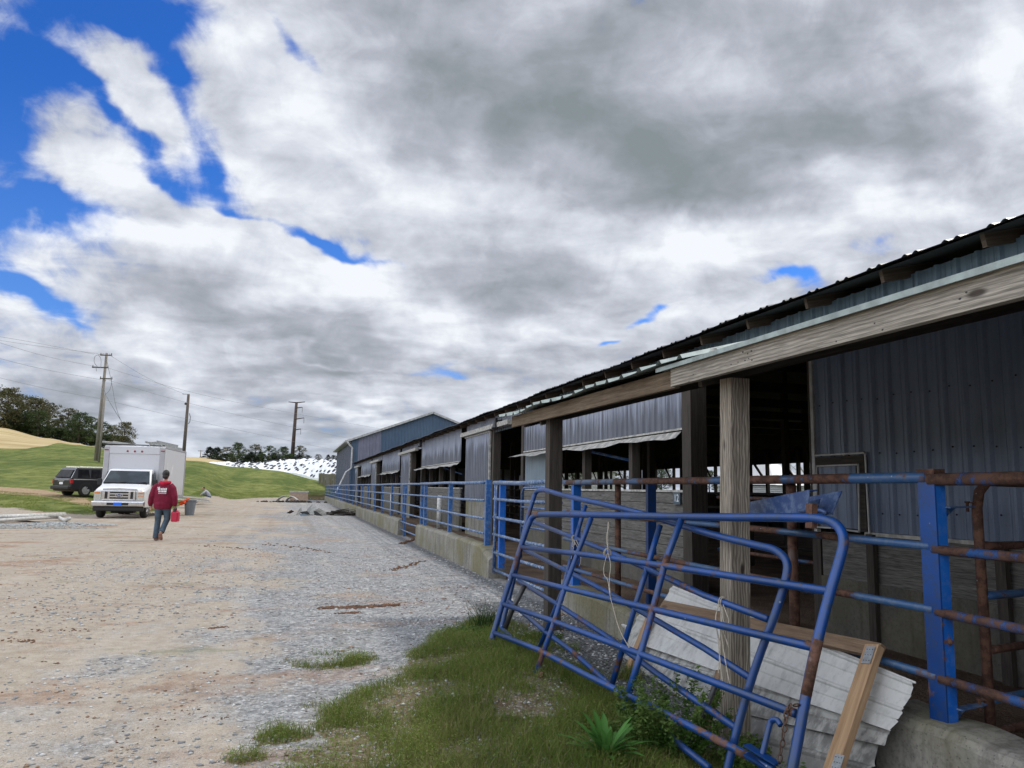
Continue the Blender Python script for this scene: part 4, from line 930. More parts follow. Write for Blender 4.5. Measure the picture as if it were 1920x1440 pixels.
# bright blue near post
UF_, UN_ = onX(1721, 890, WF-.06)[1], onX(1752, 890, WF-.06)[1]
nb = thing('steel_post', 'bright blue steel channel post with rust at its top, on the near kerb wall', 'post', (WF, UN_, .3))
mb = MB(); mb.beam((WF-.06, (UF_+UN_)/2, .30), (WF-.06, (UF_+UN_)/2, 1.655), .010, UF_-UN_, up=(0, 1, 0)); mb.beam((WF-.03, UF_-.005, .30), (WF-.03, UF_-.005, 1.655), .05, .010, up=(0, 1, 0)); mb.build('channel_web', M['blue_post'], nb)
MB().beam((WF-.024, UN_+.005, .30), (WF-.024, UN_+.005, 1.65), .062, .010, up=(0, 1, 0)).build('channel_flange', M['blue_new'], nb)
MB().box((WF-.0665, UN_-.003, 1.625), (WF+.008, UF_+.002, 1.660)).build('rusty_top', M['rust'], nb)
for z in (1.455, .40):
    h = MB(); A_ = np.array([WF+.0, UN_, z]); B_ = np.array([WF+.235, onX(1828, 1000, WF+.235)[1], z+.004]); D_ = (B_-A_)/np.linalg.norm(B_-A_); N_ = np.array([D_[1], -D_[0], 0])
    h.add([A_-N_*.032, A_+N_*.032, B_+N_*.016, B_-N_*.016, A_-N_*.032-[0, 0, .008], A_+N_*.032-[0, 0, .008], B_+N_*.016-[0, 0, .008], B_-N_*.016-[0, 0, .008]], [(0, 1, 2, 3), (7, 6, 5, 4), (0, 4, 5, 1), (1, 5, 6, 2), (2, 6, 7, 3), (3, 7, 4, 0)])
    h.add([A_+[0, 0, -.008], A_+D_*.09+[0, 0, -.008], A_+[0, 0, -.06]], [(0, 1, 2), (2, 1, 0)]); hb = h.build('hinge_bracket', M['blue_fence'], nb)
    c_ = B_-D_*.05; k_ = MB().tube([c_+[0, 0, -.03], c_+[0, 0, .022]], .008, 8).tube([c_+[0, 0, .018], c_+[0, 0, .028]], .014, 6); k_.beam(B_-D_*.02+[0, 0, .02], B_+D_*.03+[0, 0, .02], .04, .006); k_.build('hinge_bolt', M['rust'], hb)
MB().ball((WF-.02, UN_-.002, .74), .016, 8, 6).build('bolt', M['rust'], nb)
# rusty yard gate swung open towards the barn
rg = thing('yard_gate', 'rust brown pipe gate swung open into the yard beside the bright blue post', 'gate', (WF+.27, 3.26, .2))
gx, gy = WF+.25, onX(1835, 1000, WF+.25)[1]
def rgp(s, z): return (gx+s*.96, gy+s*.22, z)
MB().tube([rgp(0, .2), rgp(0, 1.45), rgp(.03, 1.54), rgp(.12, 1.6), rgp(2.0, 1.60)], .027, 10).build('frame', M['rust'], rg, smooth=True)
for i, z in enumerate((1.24, .97, .68, .42, .25)):
    MB().tube([rgp(0, z), rgp(.12, z), rgp(2.0, z)], [.027, .023, .023], 8).build('rail', M['rust'] if i % 2 == 0 else M['rail_rust'], rg, smooth=True)
# bollards and down pipes in the yard
for (x, yt, yb, lab) in ((823, 929, 986, 'white bollard pipe in front of the plank wall, the nearer of two'), (734, 925, 963, 'white bollard pipe in front of the barn wall, the farther of two')):
    p = onX(x, yb, WB-.35); q = onX(x, yt, WB-.35)
    o = MB().tube([(p[0], p[1], -.05), (p[0], p[1], q[2]-.02), (p[0], p[1], q[2])], [.1, .1, .06], 12).build('bollard', M['pvc'], None, smooth=True, loc=(p[0], p[1], 0)); tag(o, lab, 'bollard')
# inner yard hurdle: curved blue pipe by the sliding door
ig = thing('pen_hurdle', 'blue bent-pipe hurdle standing in the yard in front of the plank wall', 'gate', (4.6, 14.6, 0))
MB().tube([(4.7, 15.8, .1), (4.7, 15.8, 1.45), (4.7, 15.65, 1.55), (4.7, 13.4, 1.58)], .026, 8).build('frame', M['blue_fence'], ig, smooth=True)
for z in (.4, .75, 1.15): MB().tube([(4.7, 15.8, z), (4.7, 13.4, z)], .022, 8).build('rail', M['blue_fence'], ig, smooth=True)
pg = thing('pen_hurdle', 'grey pipe hurdle closing the dark doorway behind the near canopy post', 'gate', (WB+.3, 9, 0))
for z in (.35, .7, 1.05, 1.45): MB().tube([(WB+.3, 7.8, z), (WB+.3, 10.3, z)], .024, 8).build('rail', M['rail_rust'], pg, smooth=True)
for u in (10.0, 8.5): MB().tube([(WB+.3, u, .1), (WB+.3, u, 1.5)], .024, 8).build('upright', M['blue_fence'], pg, smooth=True)
# ------------------------------------------------------------------ the two leaning gates
def lean_plane(a, t):
    th, ti = R(a), R(t); w = np.array([math.cos(th), -math.sin(th), 0]); return w*math.cos(ti)-np.array([0, 0, 1])*math.sin(ti)
NF_, CF_ = lean_plane(-9, 21), 2.62
NG_, CG_ = lean_plane(-6, 17), 2.64
def rnd(pts, n=6):
    """smooth a bend through three or more points (Chaikin)"""
    P = [np.array(p, float) for p in pts]
    for _ in range(3):
        Q = [P[0]]
        for a, b in zip(P[:-1], P[1:]): Q += [a*.75+b*.25, a*.25+b*.75]
        Q.append(P[-1]); P = Q
    return P
def pipe(pts, N, C, r, name, mat, par, off=0., bend=False, flat=False):
    P = [hit(x, y, N, C+off) for x, y in pts]
    if bend: P = rnd(P)
    rr = [r]*len(P)
    if flat and not bend:
        a, b = P[-2], P[-1]; d = (b-a)/np.linalg.norm(b-a); P = P[:-1]+[b-d*.07, b]; rr = [r]*(len(P)-1)+[r*1.0]
    return MB().tube(P, rr, 14).build(name, mat, par, smooth=True)
gB = thing('farm_gate', 'blue pipe gate leaning behind the front one, its rails sloping down to the right', 'gate', tuple(hit(1180, 1300, NG_, CG_)), group='blue pipe gates leaning on the canopy post')
gF = thing('farm_gate', 'front blue pipe gate leaning on the canopy post, with level top rail and chain', 'gate', tuple(hit(1200, 1320, NF_, CF_)), group='blue pipe gates leaning on the canopy post')
b = M['blue']
pipe([(940, 1178), (965, 1080), (985, 985), (1000, 935), (1006, 919), (1026, 919), (1055, 929), (1187, 957), (1329, 1001), (1425, 1024), (1455, 1030), (1478, 1052), (1474, 1085), (1466, 1113), (1449, 1165), (1430, 1212), (1405, 1285), (1380, 1375), (1362, 1450)], NG_, CG_, .0235, 'frame', b, gB, bend=True)
for pts in ([(1001, 979), (1073, 1007), (1133, 1031), (1209, 1064), (1320, 1116), (1440, 1161)], [(984, 1031), (1060, 1069), (1144, 1113), (1222, 1158), (1320, 1215), (1408, 1272)], [(972, 1089), (1042, 1131), (1133, 1190), (1235, 1265), (1383, 1367)],
            [(949, 1122), (1024, 1186), (1069, 1218), (1137, 1278), (1220, 1352), (1330, 1440)], [(940, 1178), (1017, 1250), (1082, 1318), (1105, 1357)]):
    pipe(pts, NG_, CG_, .0205, 'rail', b, gB)
pipe([(1098, 947), (1082, 1002), (1055, 1107), (1011, 1215)], NG_, CG_, .019, 'brace', b, gB, off=.0)
pipe([(1238, 984), (1193, 1131), (1147, 1285)], NG_, CG_, .021, 'brace', b, gB)
pipe([(922, 1199), (942, 1132), (960, 1078), (975, 1030), (990, 985), (1000, 965), (1030, 964), (1150, 966), (1320, 970), (1500, 970), (1545, 973), (1572, 984), (1584, 1010), (1576, 1045), (1551, 1128), (1521, 1250), (1503, 1350), (1484, 1450)], NF_, CF_, .0265, 'frame', b, gF, bend=True)
for pts in ([(978, 1026), (1100, 1040), (1247, 1061), (1409, 1086), (1559, 1109)], [(960, 1078), (1060, 1103), (1240, 1146), (1440, 1194), (1535, 1216)], [(942, 1132), (1033, 1163), (1171, 1215), (1320, 1272), (1492, 1338)], [(925, 1186), (1011, 1219), (1100, 1266), (1285, 1357), (1397, 1414), (1450, 1444)]):
    pipe(pts, NF_, CF_, .022, 'rail', b, gF)
pipe([(1109, 971), (1087, 1027), (1060, 1100), (1035, 1178), (1001, 1274)], NF_, CF_, .0205, 'brace', b, gF)
pipe([(1278, 973), (1247, 1055), (1224, 1144), (1200, 1230), (1169, 1332)], NF_, CF_, .0225, 'brace', b, gF)
# rusty clamp at the back left, broken pipe foot
pipe([(984, 1098), (962, 1140), (947, 1178)], NF_, CF_+.06, .022, 'latch_bar', M['insul'], gB)
pipe([(1018, 1262), (1003, 1282), (992, 1292)], NF_, CF_-.02, .02, 'pipe_foot', M['rust'], gF)
pipe([(1090, 1345), (1105, 1357), (1117, 1370)], NG_, CG_, .024, 'pipe_end', b, gB)
pipe([(1165, 1400), (1200, 1418), (1240, 1442)], NG_, CG_-.02, .021, 'rail', b, gB)
for pts, r_ in (([(1534, 1200), (1524, 1242), (1511, 1305)], .0273), ([(1384, 1408), (1402, 1417)], .0228), ([(1514, 1208), (1535, 1216)], .0228), ([(1000, 966), (1012, 964.2)], .0273), ([(1490, 1337), (1478, 1332)], .0228)):
    pipe(pts, NF_, CF_, r_, 'rust_patch', M['rust'], gF)
# strap over the top rail
P = hit(1520, 970, NF_, CF_); MB().beam(P+np.array([0, 0, -.06]), P+np.array([.01, 0, .075]), .035, .055, up=(0, 1, 0)).build('strap', M['rust'], gF)
# latch: hooked pipe and bracket
pipe([(1428, 1420), (1436, 1388), (1442, 1362), (1446, 1350), (1458, 1349), (1464, 1360)], NF_, CF_-.02, .015, 'latch_hook', M['blue'], gF, bend=True)
P = hit(1428, 1412, NF_, CF_-.03); MB().beam(P+np.array([-.03, .09, .015]), P+np.array([.03, -.09, -.025]), .05, .008).beam(P+np.array([-.03, .09, -.03]), P+np.array([.03, -.09, -.065]), .05, .008).build('latch_bracket', M['blue'], gF)
# chain
ch = thing('chain', 'rusty chain looped round the lower right of the front blue gate', 'chain', tuple(hit(1482, 1350, NF_, CF_-.03)))
def link(c, d, side, r=.0042, L=.036, W=.021):
    d = d/np.linalg.norm(d); s = side-d*(side@d); s /= np.linalg.norm(s)
    pts = [c + d*(math.cos(a)*(L/2)) + s*(math.sin(a)*W/2) for a in np.linspace(0, 2*math.pi, 13)]
    MB().tube(pts, r, 6, cap=False).build('link', M['chain'], ch, smooth=True)
path = [(1493, 1322), (1480, 1326), (1474, 1340), (1473, 1352), (1471, 1366), (1468, 1380), (1467, 1394), (1464, 1408), (1462, 1422), (1460, 1436)]
P = [hit(x, y, NF_, CF_-.035) for x, y in path]; acc = []
for a, c in zip(P[:-1], P[1:]):
    k = max(1, int(np.linalg.norm(c-a)/.027))
    for i in range(k): acc.append((a+(c-a)*(i/k), c-a))
vw = np.array([1., 0, 0]); vz = np.cross(acc[3][1]/np.linalg.norm(acc[3][1]), cF)
for i, (p, d) in enumerate(acc): link(p, d, vz if i % 2 == 0 else cF)
# twine tied on the rails
def rope(label, knots, strands, loops, N, C, group='twine tied on the gate rails'):
    mb = MB()
    for st in strands:
        Q = rnd([hit(x, y, N, C-.03-random.uniform(0, .015)) for x, y in st]); mb.tube(Q, .0032, 5)
    for (x, y, a) in loops:
        c = hit(x, y, N, C-.005)
        for k in range(2): mb.tube([c+np.array([math.cos(t)*a*.8*.96, -(k-.5)*.02, math.sin(t)*a]) for t in np.linspace(0, 6.28, 15)], .0034, 5, cap=False)
    o = mb.build('twine', M['rope'], None, smooth=True, loc=tuple(hit(knots[0], knots[1], N, C))); tag(o, label, 'twine', group)
rope('white twine with frayed tails tied on the back gate over the big grey post', (1350, 1135), [[(1349, 1134), (1342, 1150), (1343, 1180), (1350, 1200), (1350, 1220), (1347, 1262)], [(1352, 1134), (1352, 1175), (1356, 1215), (1364, 1262), (1368, 1282)], [(1356, 1134), (1362, 1150), (1368, 1165), (1362, 1176), (1355, 1160), (1354, 1138)], [(1347, 1136), (1340, 1160), (1346, 1190), (1350, 1240), (1356, 1290)], [(1352, 1140), (1354, 1180), (1362, 1200), (1366, 1214)]], [(1356, 1130, .034)], NG_, CG_)
rope('long loose strand of twine hanging from the middle rail to the ground', (1140, 1045), [[(1140, 1035), (1132, 1060), (1132, 1080), (1140, 1085), (1143, 1115), (1150, 1140), (1160, 1180), (1180, 1215)], [(1140, 1035), (1146, 1060), (1142, 1085), (1144, 1112)], [(1140, 1035), (1139, 975), (1143, 985), (1136, 1005), (1140, 1030)]], [(1139, 1037, .034)], NF_, CF_)
rope('short knot of twine on the left part of the back gate', (1076, 1010), [[(1075, 1010), (1072, 1028), (1078, 1020)], [(1078, 1012), (1074, 1035), (1071, 1048)], [(1080, 1012), (1086, 1025), (1090, 1050), (1086, 1062)], [(1075, 1012), (1084, 1028)]], [(1077, 1010, .03)], NG_, CG_)
# trough section laid on the fence behind the gate
tr = thing('feed_trough', 'dented navy blue steel trough section lying on the rail by the big grey post', 'trough', (3.0, 4.4, 1.3))
W0 = 3.02
A = onX(1400, 944, W0); B_ = onX(1396, 968, W0); C_ = onX(1519, 920, W0); D_ = onX(1516, 962, W0)
off = np.array([.22, .0, .0])
mb = MB(); mb.add([A, C_, D_, B_, A+off*.25, C_+off*.25], [(0, 1, 2, 3), (0, 4, 5, 1)]); t_ = np.array([.008, 0, 0])
mb.add([B_, D_, D_+off*.8, B_+off*.8], [(0, 1, 2, 3)]); mb.add([A+off*1.05, C_+off*1.05, D_+off*.8, B_+off*.8], [(0, 1, 2, 3)])
o = mb.build('trough_shell', M['trough'], tr); sm = o.modifiers.new('s', 'SOLIDIFY'); sm.thickness = .008
A2 = onX(1520, 940, W0+.15); B2 = onX(1539, 935, W0+.15); C2 = onX(1533, 960, W0+.15); D2 = onX(1520, 966, W0+.15)
o = MB().add([A2, B2, C2, D2], [(0, 1, 2, 3)]).build('end_flap', M['trough'], tr); sm = o.modifiers.new('s', 'SOLIDIFY'); sm.thickness = .006
MB().tube([onX(1500, 958, W0-.06), onX(1540, 957, W0-.06), onX(1549, 962, W0-.06)], .013, 8).build('latch_bar', M['trough'], tr, smooth=True)
c = onX(1404, 942, W0); MB().tube([c+np.array([0, math.cos(t)*.02, math.sin(t)*.03]) for t in np.linspace(0, 6.28, 12)], .004, 5, cap=False).build('ring', M['chain'], tr)
# ------------------------------------------------------------------ stacked white sheets and lumber behind the gates
NP_ = lean_plane(0, 36)
CP_ = NP_@np.array([3.30, 4., .47])
def sheet(label, poly, off, n, name='metal_sheet', mat='white_panel'):
    """ribbed sheet: corners TL, TR, BR, BL in photo order unprojected on the leaning plane"""
    P = [hit(x, y, NP_, CP_+off) for x, y in poly]; A = []; B = []
    TL, TR, BR, BL = P; prof = [(0, 0), (.06, .0), (.11, 1), (.17, 1), (.22, 0), (.5, 0), (.54, .3), (.58, .0), (.96, 0)]
    rows = []; tt = []
    for k in range(n):
        for a, h in prof: tt.append(((k+a)/n, h))
    tt.append((1, 0))
    for t, h in tt:
        a = TL+(BL-TL)*t; b_ = TR+(BR-TR)*t; d = -NP_*h*.010
        m_ = [a+(b_-a)*q+d+NP_*.012*math.sin(q*7+t*3)*1. for q in (0, .2, .4, .6, .8, 1.)]
        m_[-1] = m_[-1]+(b_-a)/np.linalg.norm(b_-a)*random.uniform(-.012, .012); rows.append(m_)
    mb = MB()
    for r0, r1 in zip(rows[:-1], rows[1:]): mb.strip(r0, r1)
    o = mb.build(name, M[mat], None, loc=tuple((P[2]+P[3])/2)); s_ = o.modifiers.new('s', 'SOLIDIFY'); s_.thickness = .002
    return tag(o, label, 'metal sheet', 'white ribbed sheets stacked behind the gates')
sheet('white ribbed sheet at the bottom of the stack, dirtiest, reaching into the weeds', [(1150, 1235), (1660, 1345), (1615, 1520), (1085, 1350)], .05, 2, mat='panel_dirty')
sheet('white ribbed sheet in the middle of the stack behind the lumber frame', [(1200, 1150), (1690, 1300), (1660, 1400), (1130, 1275)], .02, 2, mat='panel_dirty')
sheet('topmost white ribbed sheet with a torn right corner', [(1262, 1098), (1716, 1277), (1672, 1372), (1190, 1205)], -.01, 2)
def lumber(label, pts, w, h, off, mat, up=None, name='timber', grp='timber pieces among the white sheets'):
    a, b_ = [hit(x, y, NP_, CP_+off) for x, y in pts]; L_ = MB().beam(a, b_, w, h, up=tuple(-NP_)); o = L_.build(name, M[mat], None, loc=tuple((a+b_)/2)); return tag(o, label, 'timber', grp)
t1 = lumber('long brown timber lying along the top of the white sheets', [(1243, 1135), (1652, 1222)], .085, .04, -.055, 'lumber_old')
t2 = lumber('pale timber leaning across the white sheets at the right, with metal nail plates', [(1640, 1212), (1560, 1452)], .10, .045, -.10, 'lumber')
lumber('pale timber leaning left of the big grey post under the sheets', [(1222, 1150), (1165, 1290)], .075, .04, -.06, 'lumber')
lumber('short broken brown timber standing in the weeds left of the big grey post', [(1352, 1258), (1316, 1385)], .07, .035, -.16, 'lumber_old')
for par, (x, y), s in ((t2, (1628, 1228), .11), (t2, (1570, 1430), .09)):
    p = hit(x, y, NP_, CP_-.128); a = hit(1640, 1212, NP_, CP_-.128); b_ = hit(1560, 1452, NP_, CP_-.128); d = (b_-a)/np.linalg.norm(b_-a)
    mb = MB(); mb.beam(p-d*s/2, p+d*s/2, .065, .0025, up=tuple(-NP_))
    o = mb.build('nail_plate', M['plate'], par)
    mb = MB(); sd_ = np.cross(d, NP_)
    for i in (-1, 0, 1):
        for j in (-1, 0, 1): mb.ball(p+d*i*s*.32+sd_*j*.02-NP_*.002, .003, 5, 3)
    mb.build('plate_holes', M['insul'], o)
for (pa, pb, lab, rr) in (((1078, 1106), (1205, 1195), 'thicker white pipe lying on the stone behind the leaning gates', .034), ((1118, 1122), (1222, 1196), 'thinner white pipe lying along the kerb behind the leaning gates', .016)):
    a, b_ = onZ(*pa, .30), onZ(*pb, .12); a[2] = .34; a = onZ(*pa, .30); o = MB().tube([a, b_], rr, 12).build('plastic_pipe', M['pvc'], None, smooth=True, loc=tuple((a+b_)/2)); tag(o, lab, 'pipe', 'white plastic pipes')
o = MB().tube([hit(1342, 1285, NG_, CG_+.05), hit(1316, 1345, NG_, CG_+.05), hit(1292, 1400, NG_, CG_+.05)], .017, 8).build('steel_bar', M['insul'], None, smooth=True, loc=tuple(hit(1300, 1370, NG_, CG_))); tag(o, 'dark steel bar standing in the weeds left of the big grey post', 'bar')
# ------------------------------------------------------------------ single plants
def leafplant(name, label, base, n, L, W, mat, spread=.7, curl=.5, cat='plant', tone=.5):
    V = []; F = []; T = []
    for i in range(n):
        az = random.uniform(0, 6.283); el = random.uniform(R(25), R(80))*(1-spread*.3); l = L*random.uniform(.55, 1.1); w = W*random.uniform(.7, 1.2)
        d = np.array([math.cos(az)*math.cos(el), math.sin(az)*math.cos(el), math.sin(el)]); s = np.array([-math.sin(az), math.cos(az), 0]); up = np.cross(s, d)*-1; b0 = len(V); k = 7
        for j in range(k+1):
            t = j/k; c = np.array(base)+d*l*t - np.array([0, 0, 1])*l*curl*t**2.4*.55; ww = w*math.sin(math.pi*min(1, t*.93+.07))**.75*(1+.22*(j % 2)); fold = .25
            V += [c-s*ww+up*ww*fold, c, c+s*ww+up*ww*fold]; T += [(random.uniform(.2, 1), .1, 0, 1), (tone+.4, .35, 0, 1), (random.uniform(.1, .9), 0, 0, 1)]
        for j in range(k):
            q = b0+3*j; F += [[q, q+1, q+4, q+3], [q+1, q+2, q+5, q+4]]
    ob = npmesh(name, np.array(V)-np.array(base), np.array(F), mat, True, colattr={'tint': np.array(T)}); ob.location = base; return tag(ob, label, cat)
for (x, y, n, L, W, lab) in ((1137, 1412, 46, .34, .019, 'large leafy green thistle in front of the leaning gates'), (1340, 1432, 9, .13, .014, 'small bright green thistle at the bottom edge beneath the gates'), (1086, 1420, 4, .12, .02, 'low broad leaves left of the large thistle')):
    p = onZ(x, y, .0); p[2] = g1(p[0], p[1]); leafplant('thistle_plant', lab, tuple(p), n, L, W, M['thistle'], spread=.12, curl=.45)
def tuft(name, label, xy, z, n, H, Wd, spread, mat, cat='grass tuft'):
    P = np.stack([xy[0]+rng.normal(0, spread, n), xy[1]+rng.normal(0, spread, n), np.full(n, z)], -1); t = rng.random(n)
    V, F, C = blades(P-np.array([xy[0], xy[1], z]), H*rng.uniform(.4, 1.1, n), np.full(n, Wd), rng.uniform(.1, .9, n), np.stack([t, (rng.random(n) < .15)*.8, t*0, t*0+1], -1), 't', None, 3)
    ob = npmesh(name, V, F, mat, colattr={'tint': C}); ob.location = (xy[0], xy[1], z); return tag(ob, label, cat)
p = onZ(912, 1175, .1); tuft('reed_tuft', 'tall dark green grass tuft at the kerb pier beside the leaning gates', p, g1(p[0], p[1]), 130, .34, .0045, .07, M['darkgrass'])
def bush(name, label, c, rad, h, n, mat, cat='weed', ls=.012, stems=26):
    V = []; F = []; T = []
    for i in range(stems):
        a = random.uniform(0, 6.28); q = random.random()**.5; tip = np.array([math.cos(a)*rad*q*1.1, math.sin(a)*rad*q*1.1, h*random.uniform(.55, 1.05)*(1-.35*q)]); root = np.array([math.cos(a)*rad*.4*q, math.sin(a)*rad*.4*q, 0])
        for j in range(n//stems):
            t = random.uniform(.08, 1); p = root+(tip-root)*t+np.array([random.gauss(0, .018), random.gauss(0, .018), random.gauss(0, .012)]); s = ls*random.uniform(.5, 1.3)
            ax = np.array([random.gauss(0, 1), random.gauss(0, 1), random.gauss(0, .5)]); ax /= np.linalg.norm(ax); ay = np.cross(ax, [random.gauss(0, 1), random.gauss(0, 1), random.gauss(0, 1)]); ay /= np.linalg.norm(ay)+1e-6
            b0 = len(V); V += [p-ax*s, p+ay*s*.45, p+ax*s, p-ay*s*.45]; F.append([b0, b0+1, b0+2, b0+3]); tt = (random.random(), random.random()*.5*(t > .6), 0, 1); T += [tt]*4
        b0 = len(V); V += [root-np.array([.0015, 0, 0]), root+np.array([.0015, 0, 0]), tip+np.array([.001, 0, 0]), tip-np.array([.001, 0, 0])]; F.append([b0, b0+1, b0+2, b0+3]); T += [(.5, .3, 0, 1)]*4
    ob = npmesh(name, np.array(V), np.array(F), mat, colattr={'tint': np.array(T)}); ob.location = c; return tag(ob, label, cat, 'leafy weed clumps around the gates')
for (x, y, z, rad, h, n, lab) in ((1262, 1385, .0, .34, .62, 9000, 'dense weed clump behind the gates in front of the white sheets'), (1395, 1440, -.1, .22, .26, 2600, 'weed clump right of the big grey post under the sheets'), (1200, 1375, .0, .2, .25, 2200, 'weed clump right behind the large thistle'),
    (1010, 1190, .08, .22, .10, 1500, 'low bright green weeds behind the left end of the gates'), (880, 1190, .1, .22, .10, 1500, 'low green clover patch left of the gates under the reed tuft'), (1490, 1500, -.1, .24, .24, 1800, 'weeds at the foot of the gate chain in the lower right')):
    p = onZ(x, y, z); bush('weed_clump', lab, (p[0], p[1], g1(p[0], p[1])-.01), rad, h, n, M['weed'], ls=.0145, stems=40)
# ------------------------------------------------------------------ big metal shed beyond the barn
sb = thing('machine_shed', 'tall blue and grey gabled metal shed standing beyond the far end of the barn', 'shed', (12, 84, 0))
SX0, SX1, SXR = 5.3, 21.5, 13.2; SY0, SY1 = 76.5, 101.; SE, SR = 6.05, 9.0
def shp(name, mat, mb, par=None, **k): return mb.build(name, M[mat], par or sb, **k)
p = onX(661, 818, SX0)
mb = MB(); n = 100; prof = []
u = SX0
def gz_(x): return SE+(SR-SE)*(1-abs(x-SXR)/(SXR-SX0)) if x < SXR else SE+(SR-SE)*(1-(x-SXR)/(SX1-SXR))
def gable(x0, x1, y, mat, name):
    P = []; x = x0
    while x < x1:
        for du, h in ((0, 0), (.06, 0), (.09, 1), (.13, 1), (.16, 0)):
            if x+du < x1: P.append((x+du, h))
        x += .31
    P.append((x1, 0)); m_ = MB(); m_.strip([(a, y-h*.03, -.2) for a, h in P], [(a, y-h*.03, gz_(a)) for a, h in P]); return shp(name, mat, m_)
gable(SX0, 6.0, SY0, 'far_blue', 'gable_siding'); gable(6.0, 8.15, SY0, 'far_lav', 'faded_gable_siding'); gable(8.15, SX1, SY0, 'far_blue', 'gable_siding')
m_ = MB(); P = []; u = SY0
while u < SY1:
    for du, h in ((0, 0), (.06, 0), (.09, 1), (.13, 1), (.16, 0)): P.append((min(u+du, SY1), h))
    u += .31
m_.strip([(SX0-h*.03, a, -.2) for a, h in P], [(SX0-h*.03, a, SE) for a, h in P]); shp('side_siding', 'far_slate', m_)
m_ = MB(); m_.strip([(SX1, SY0, 0), (SX1, SY1, 0)], [(SX1, SY0, SE), (SX1, SY1, SE)]); m_.strip([(SX0, SY1, 0), (SX1, SY1, 0)], [(SX0, SY1, SE), (SX1, SY1, SE)]); shp('rear_siding', 'far_slate', m_)
m_ = MB(); m_.strip([(SX0-.45, SY0-.3, SE-.12), (SX0-.45, SY1+.3, SE-.12)], [(SXR, SY0-.3, SR+.08), (SXR, SY1+.3, SR+.08)]); m_.strip([(SXR, SY0-.3, SR+.08), (SXR, SY1+.3, SR+.08)], [(SX1+.45, SY0-.3, SE-.12), (SX1+.45, SY1+.3, SE-.12)])
o = shp('roof', 'far_blue', m_); sm = o.modifiers.new('s', 'SOLIDIFY'); sm.thickness = .08
m_ = MB(); m_.beam((SX0-.45, SY0-.32, SE-.14), (SXR, SY0-.32, SR+.06), .05, .2); m_.beam((SXR, SY0-.32, SR+.06), (SX1+.45, SY0-.32, SE-.14), .05, .2); shp('rake_trim', 'trim', m_)
m_ = MB(); m_.beam((SX0-.5, SY0-.35, SE-.1), (SX0-.5, SY1+.3, SE-.1), .13, .14); m_.beam((SX0-.25, SY0-.1, SE-.22), (SX0-.25, SY1, SE-.22), .5, .02); shp('eave_gutter', 'trim', m_)
m_ = MB().tube([(SX0-.5, SY0-.3, SE-.1), (SX0-.3, SY0-.34, SE-.35), (SX0+.1, SY0-.3, SE-.8), (SX0+.1, SY0-.25, 3.3), (SX0-.4, SY0-.5, 2.9), (4.0, SY0-1.2, .9)], .09, 8); shp('downspout', 'trim', m_)

# ------------------------------------------------------------------ silage heap with tyres
def heap_pt(t, v):
    """t along the heap (left to right in the view), v across it front to back"""
    x = 366+(668-366)*t; r0 = np.interp(t, [0, .3, .6, 1], [146, 136, 126, 104])
    ytop = np.interp(x, [366, 395, 420, 470, 500, 530, 560, 600, 640, 668], [872.5, 869, 867, 868, 866, 862, 860.5, 860.3, 862.5, 864]); ybot = np.interp(x, [366, 395, 440, 480, 510, 560, 580, 592, 668], [873, 873.5, 876, 879, 881, 885, 889, 894, 892])
    hz = 903+ (x-300)*.019
    r = r0+v*20
    zt = EYE+(hz-ytop)/FOC*(r0+10)*1.0; zb = EYE+(hz-ybot)/FOC*r0
    k = math.sin(min(v, .5)*math.pi) if v < .5 else math.sin(v*math.pi)*.8+.2*(1-v)
    a = az_of(x); z = zb+(zt-zb)*k
    if v >= .98: z = zb-1
    return np.array([r*math.sin(a), r*math.cos(a), z])
sh = MB(); nt_, nv = 90, 14; rows = []
for j in range(nv+1):
    row = []
    for i in range(nt_+1):
        q = heap_pt(i/nt_, j/nv); edge = min(1, i/6.)*min(1, j/3.); q[2] += (random.random()-.5)*.34*edge + .6*edge*(float(fbm(np.array([i*.35]), np.array([j*.7]), 3, 5)[0])-.5); row.append(q)
    rows.append(row)
base_ = heap_pt(.5, .5)
for a, b_ in zip(rows[:-1], rows[1:]): sh.strip(a, b_)
low = [np.array([q[0], q[1], q[2]-2.]) for q in rows[0]]; sh.strip(low, rows[0])
o = sh.build('silage_heap', M['plastic_white'], None, smooth=True, loc=(base_[0], base_[1], 3)); tag(o, 'long silage heap under white plastic sheeting held down by old tyres', 'silage heap')
ty = thing('tyre', 'old black tyre lying on the white silage sheeting', 'tyre', tuple(heap_pt(.5, .3)), group='tyres lying on the white silage heap')
MB().tube([(math.cos(a)*.33, math.sin(a)*.33, 0) for a in np.linspace(0, 2*math.pi, 15)], .085, 8, cap=False).build('tread', M['tyre'], ty, world=False, smooth=True)
def slope_rot(t, v):
    a = heap_pt(t-.01, v); b_ = heap_pt(t+.01, v); c = heap_pt(t, v-.03); d = heap_pt(t, v+.03); n = np.cross(b_-a, d-c); n /= np.linalg.norm(n)
    if n[2] < 0: n = -n
    return Vector(n).to_track_quat('Z', 'Y').to_euler()
pl = []
tries = 0
while len(pl) < 135 and tries < 6000:
    tries += 1; t = random.random()**.75*.97+.02; v = random.uniform(.02, .5)
    if t < .22 or (t < .45 and random.random() < .45): continue
    q = heap_pt(t, v)
    if all(np.linalg.norm(q-w[0]) > .85 for w in pl): pl.append((q, t, v))
for i, (q, t, v) in enumerate(pl):
    o = ty if i == 0 else copy_tree(ty)
    o.location = q+np.array([0, 0, .06]); o.rotation_euler = slope_rot(t, v); s_ = random.uniform(.55, .85); o.scale = (s_, s_*random.uniform(.8, 1), s_)
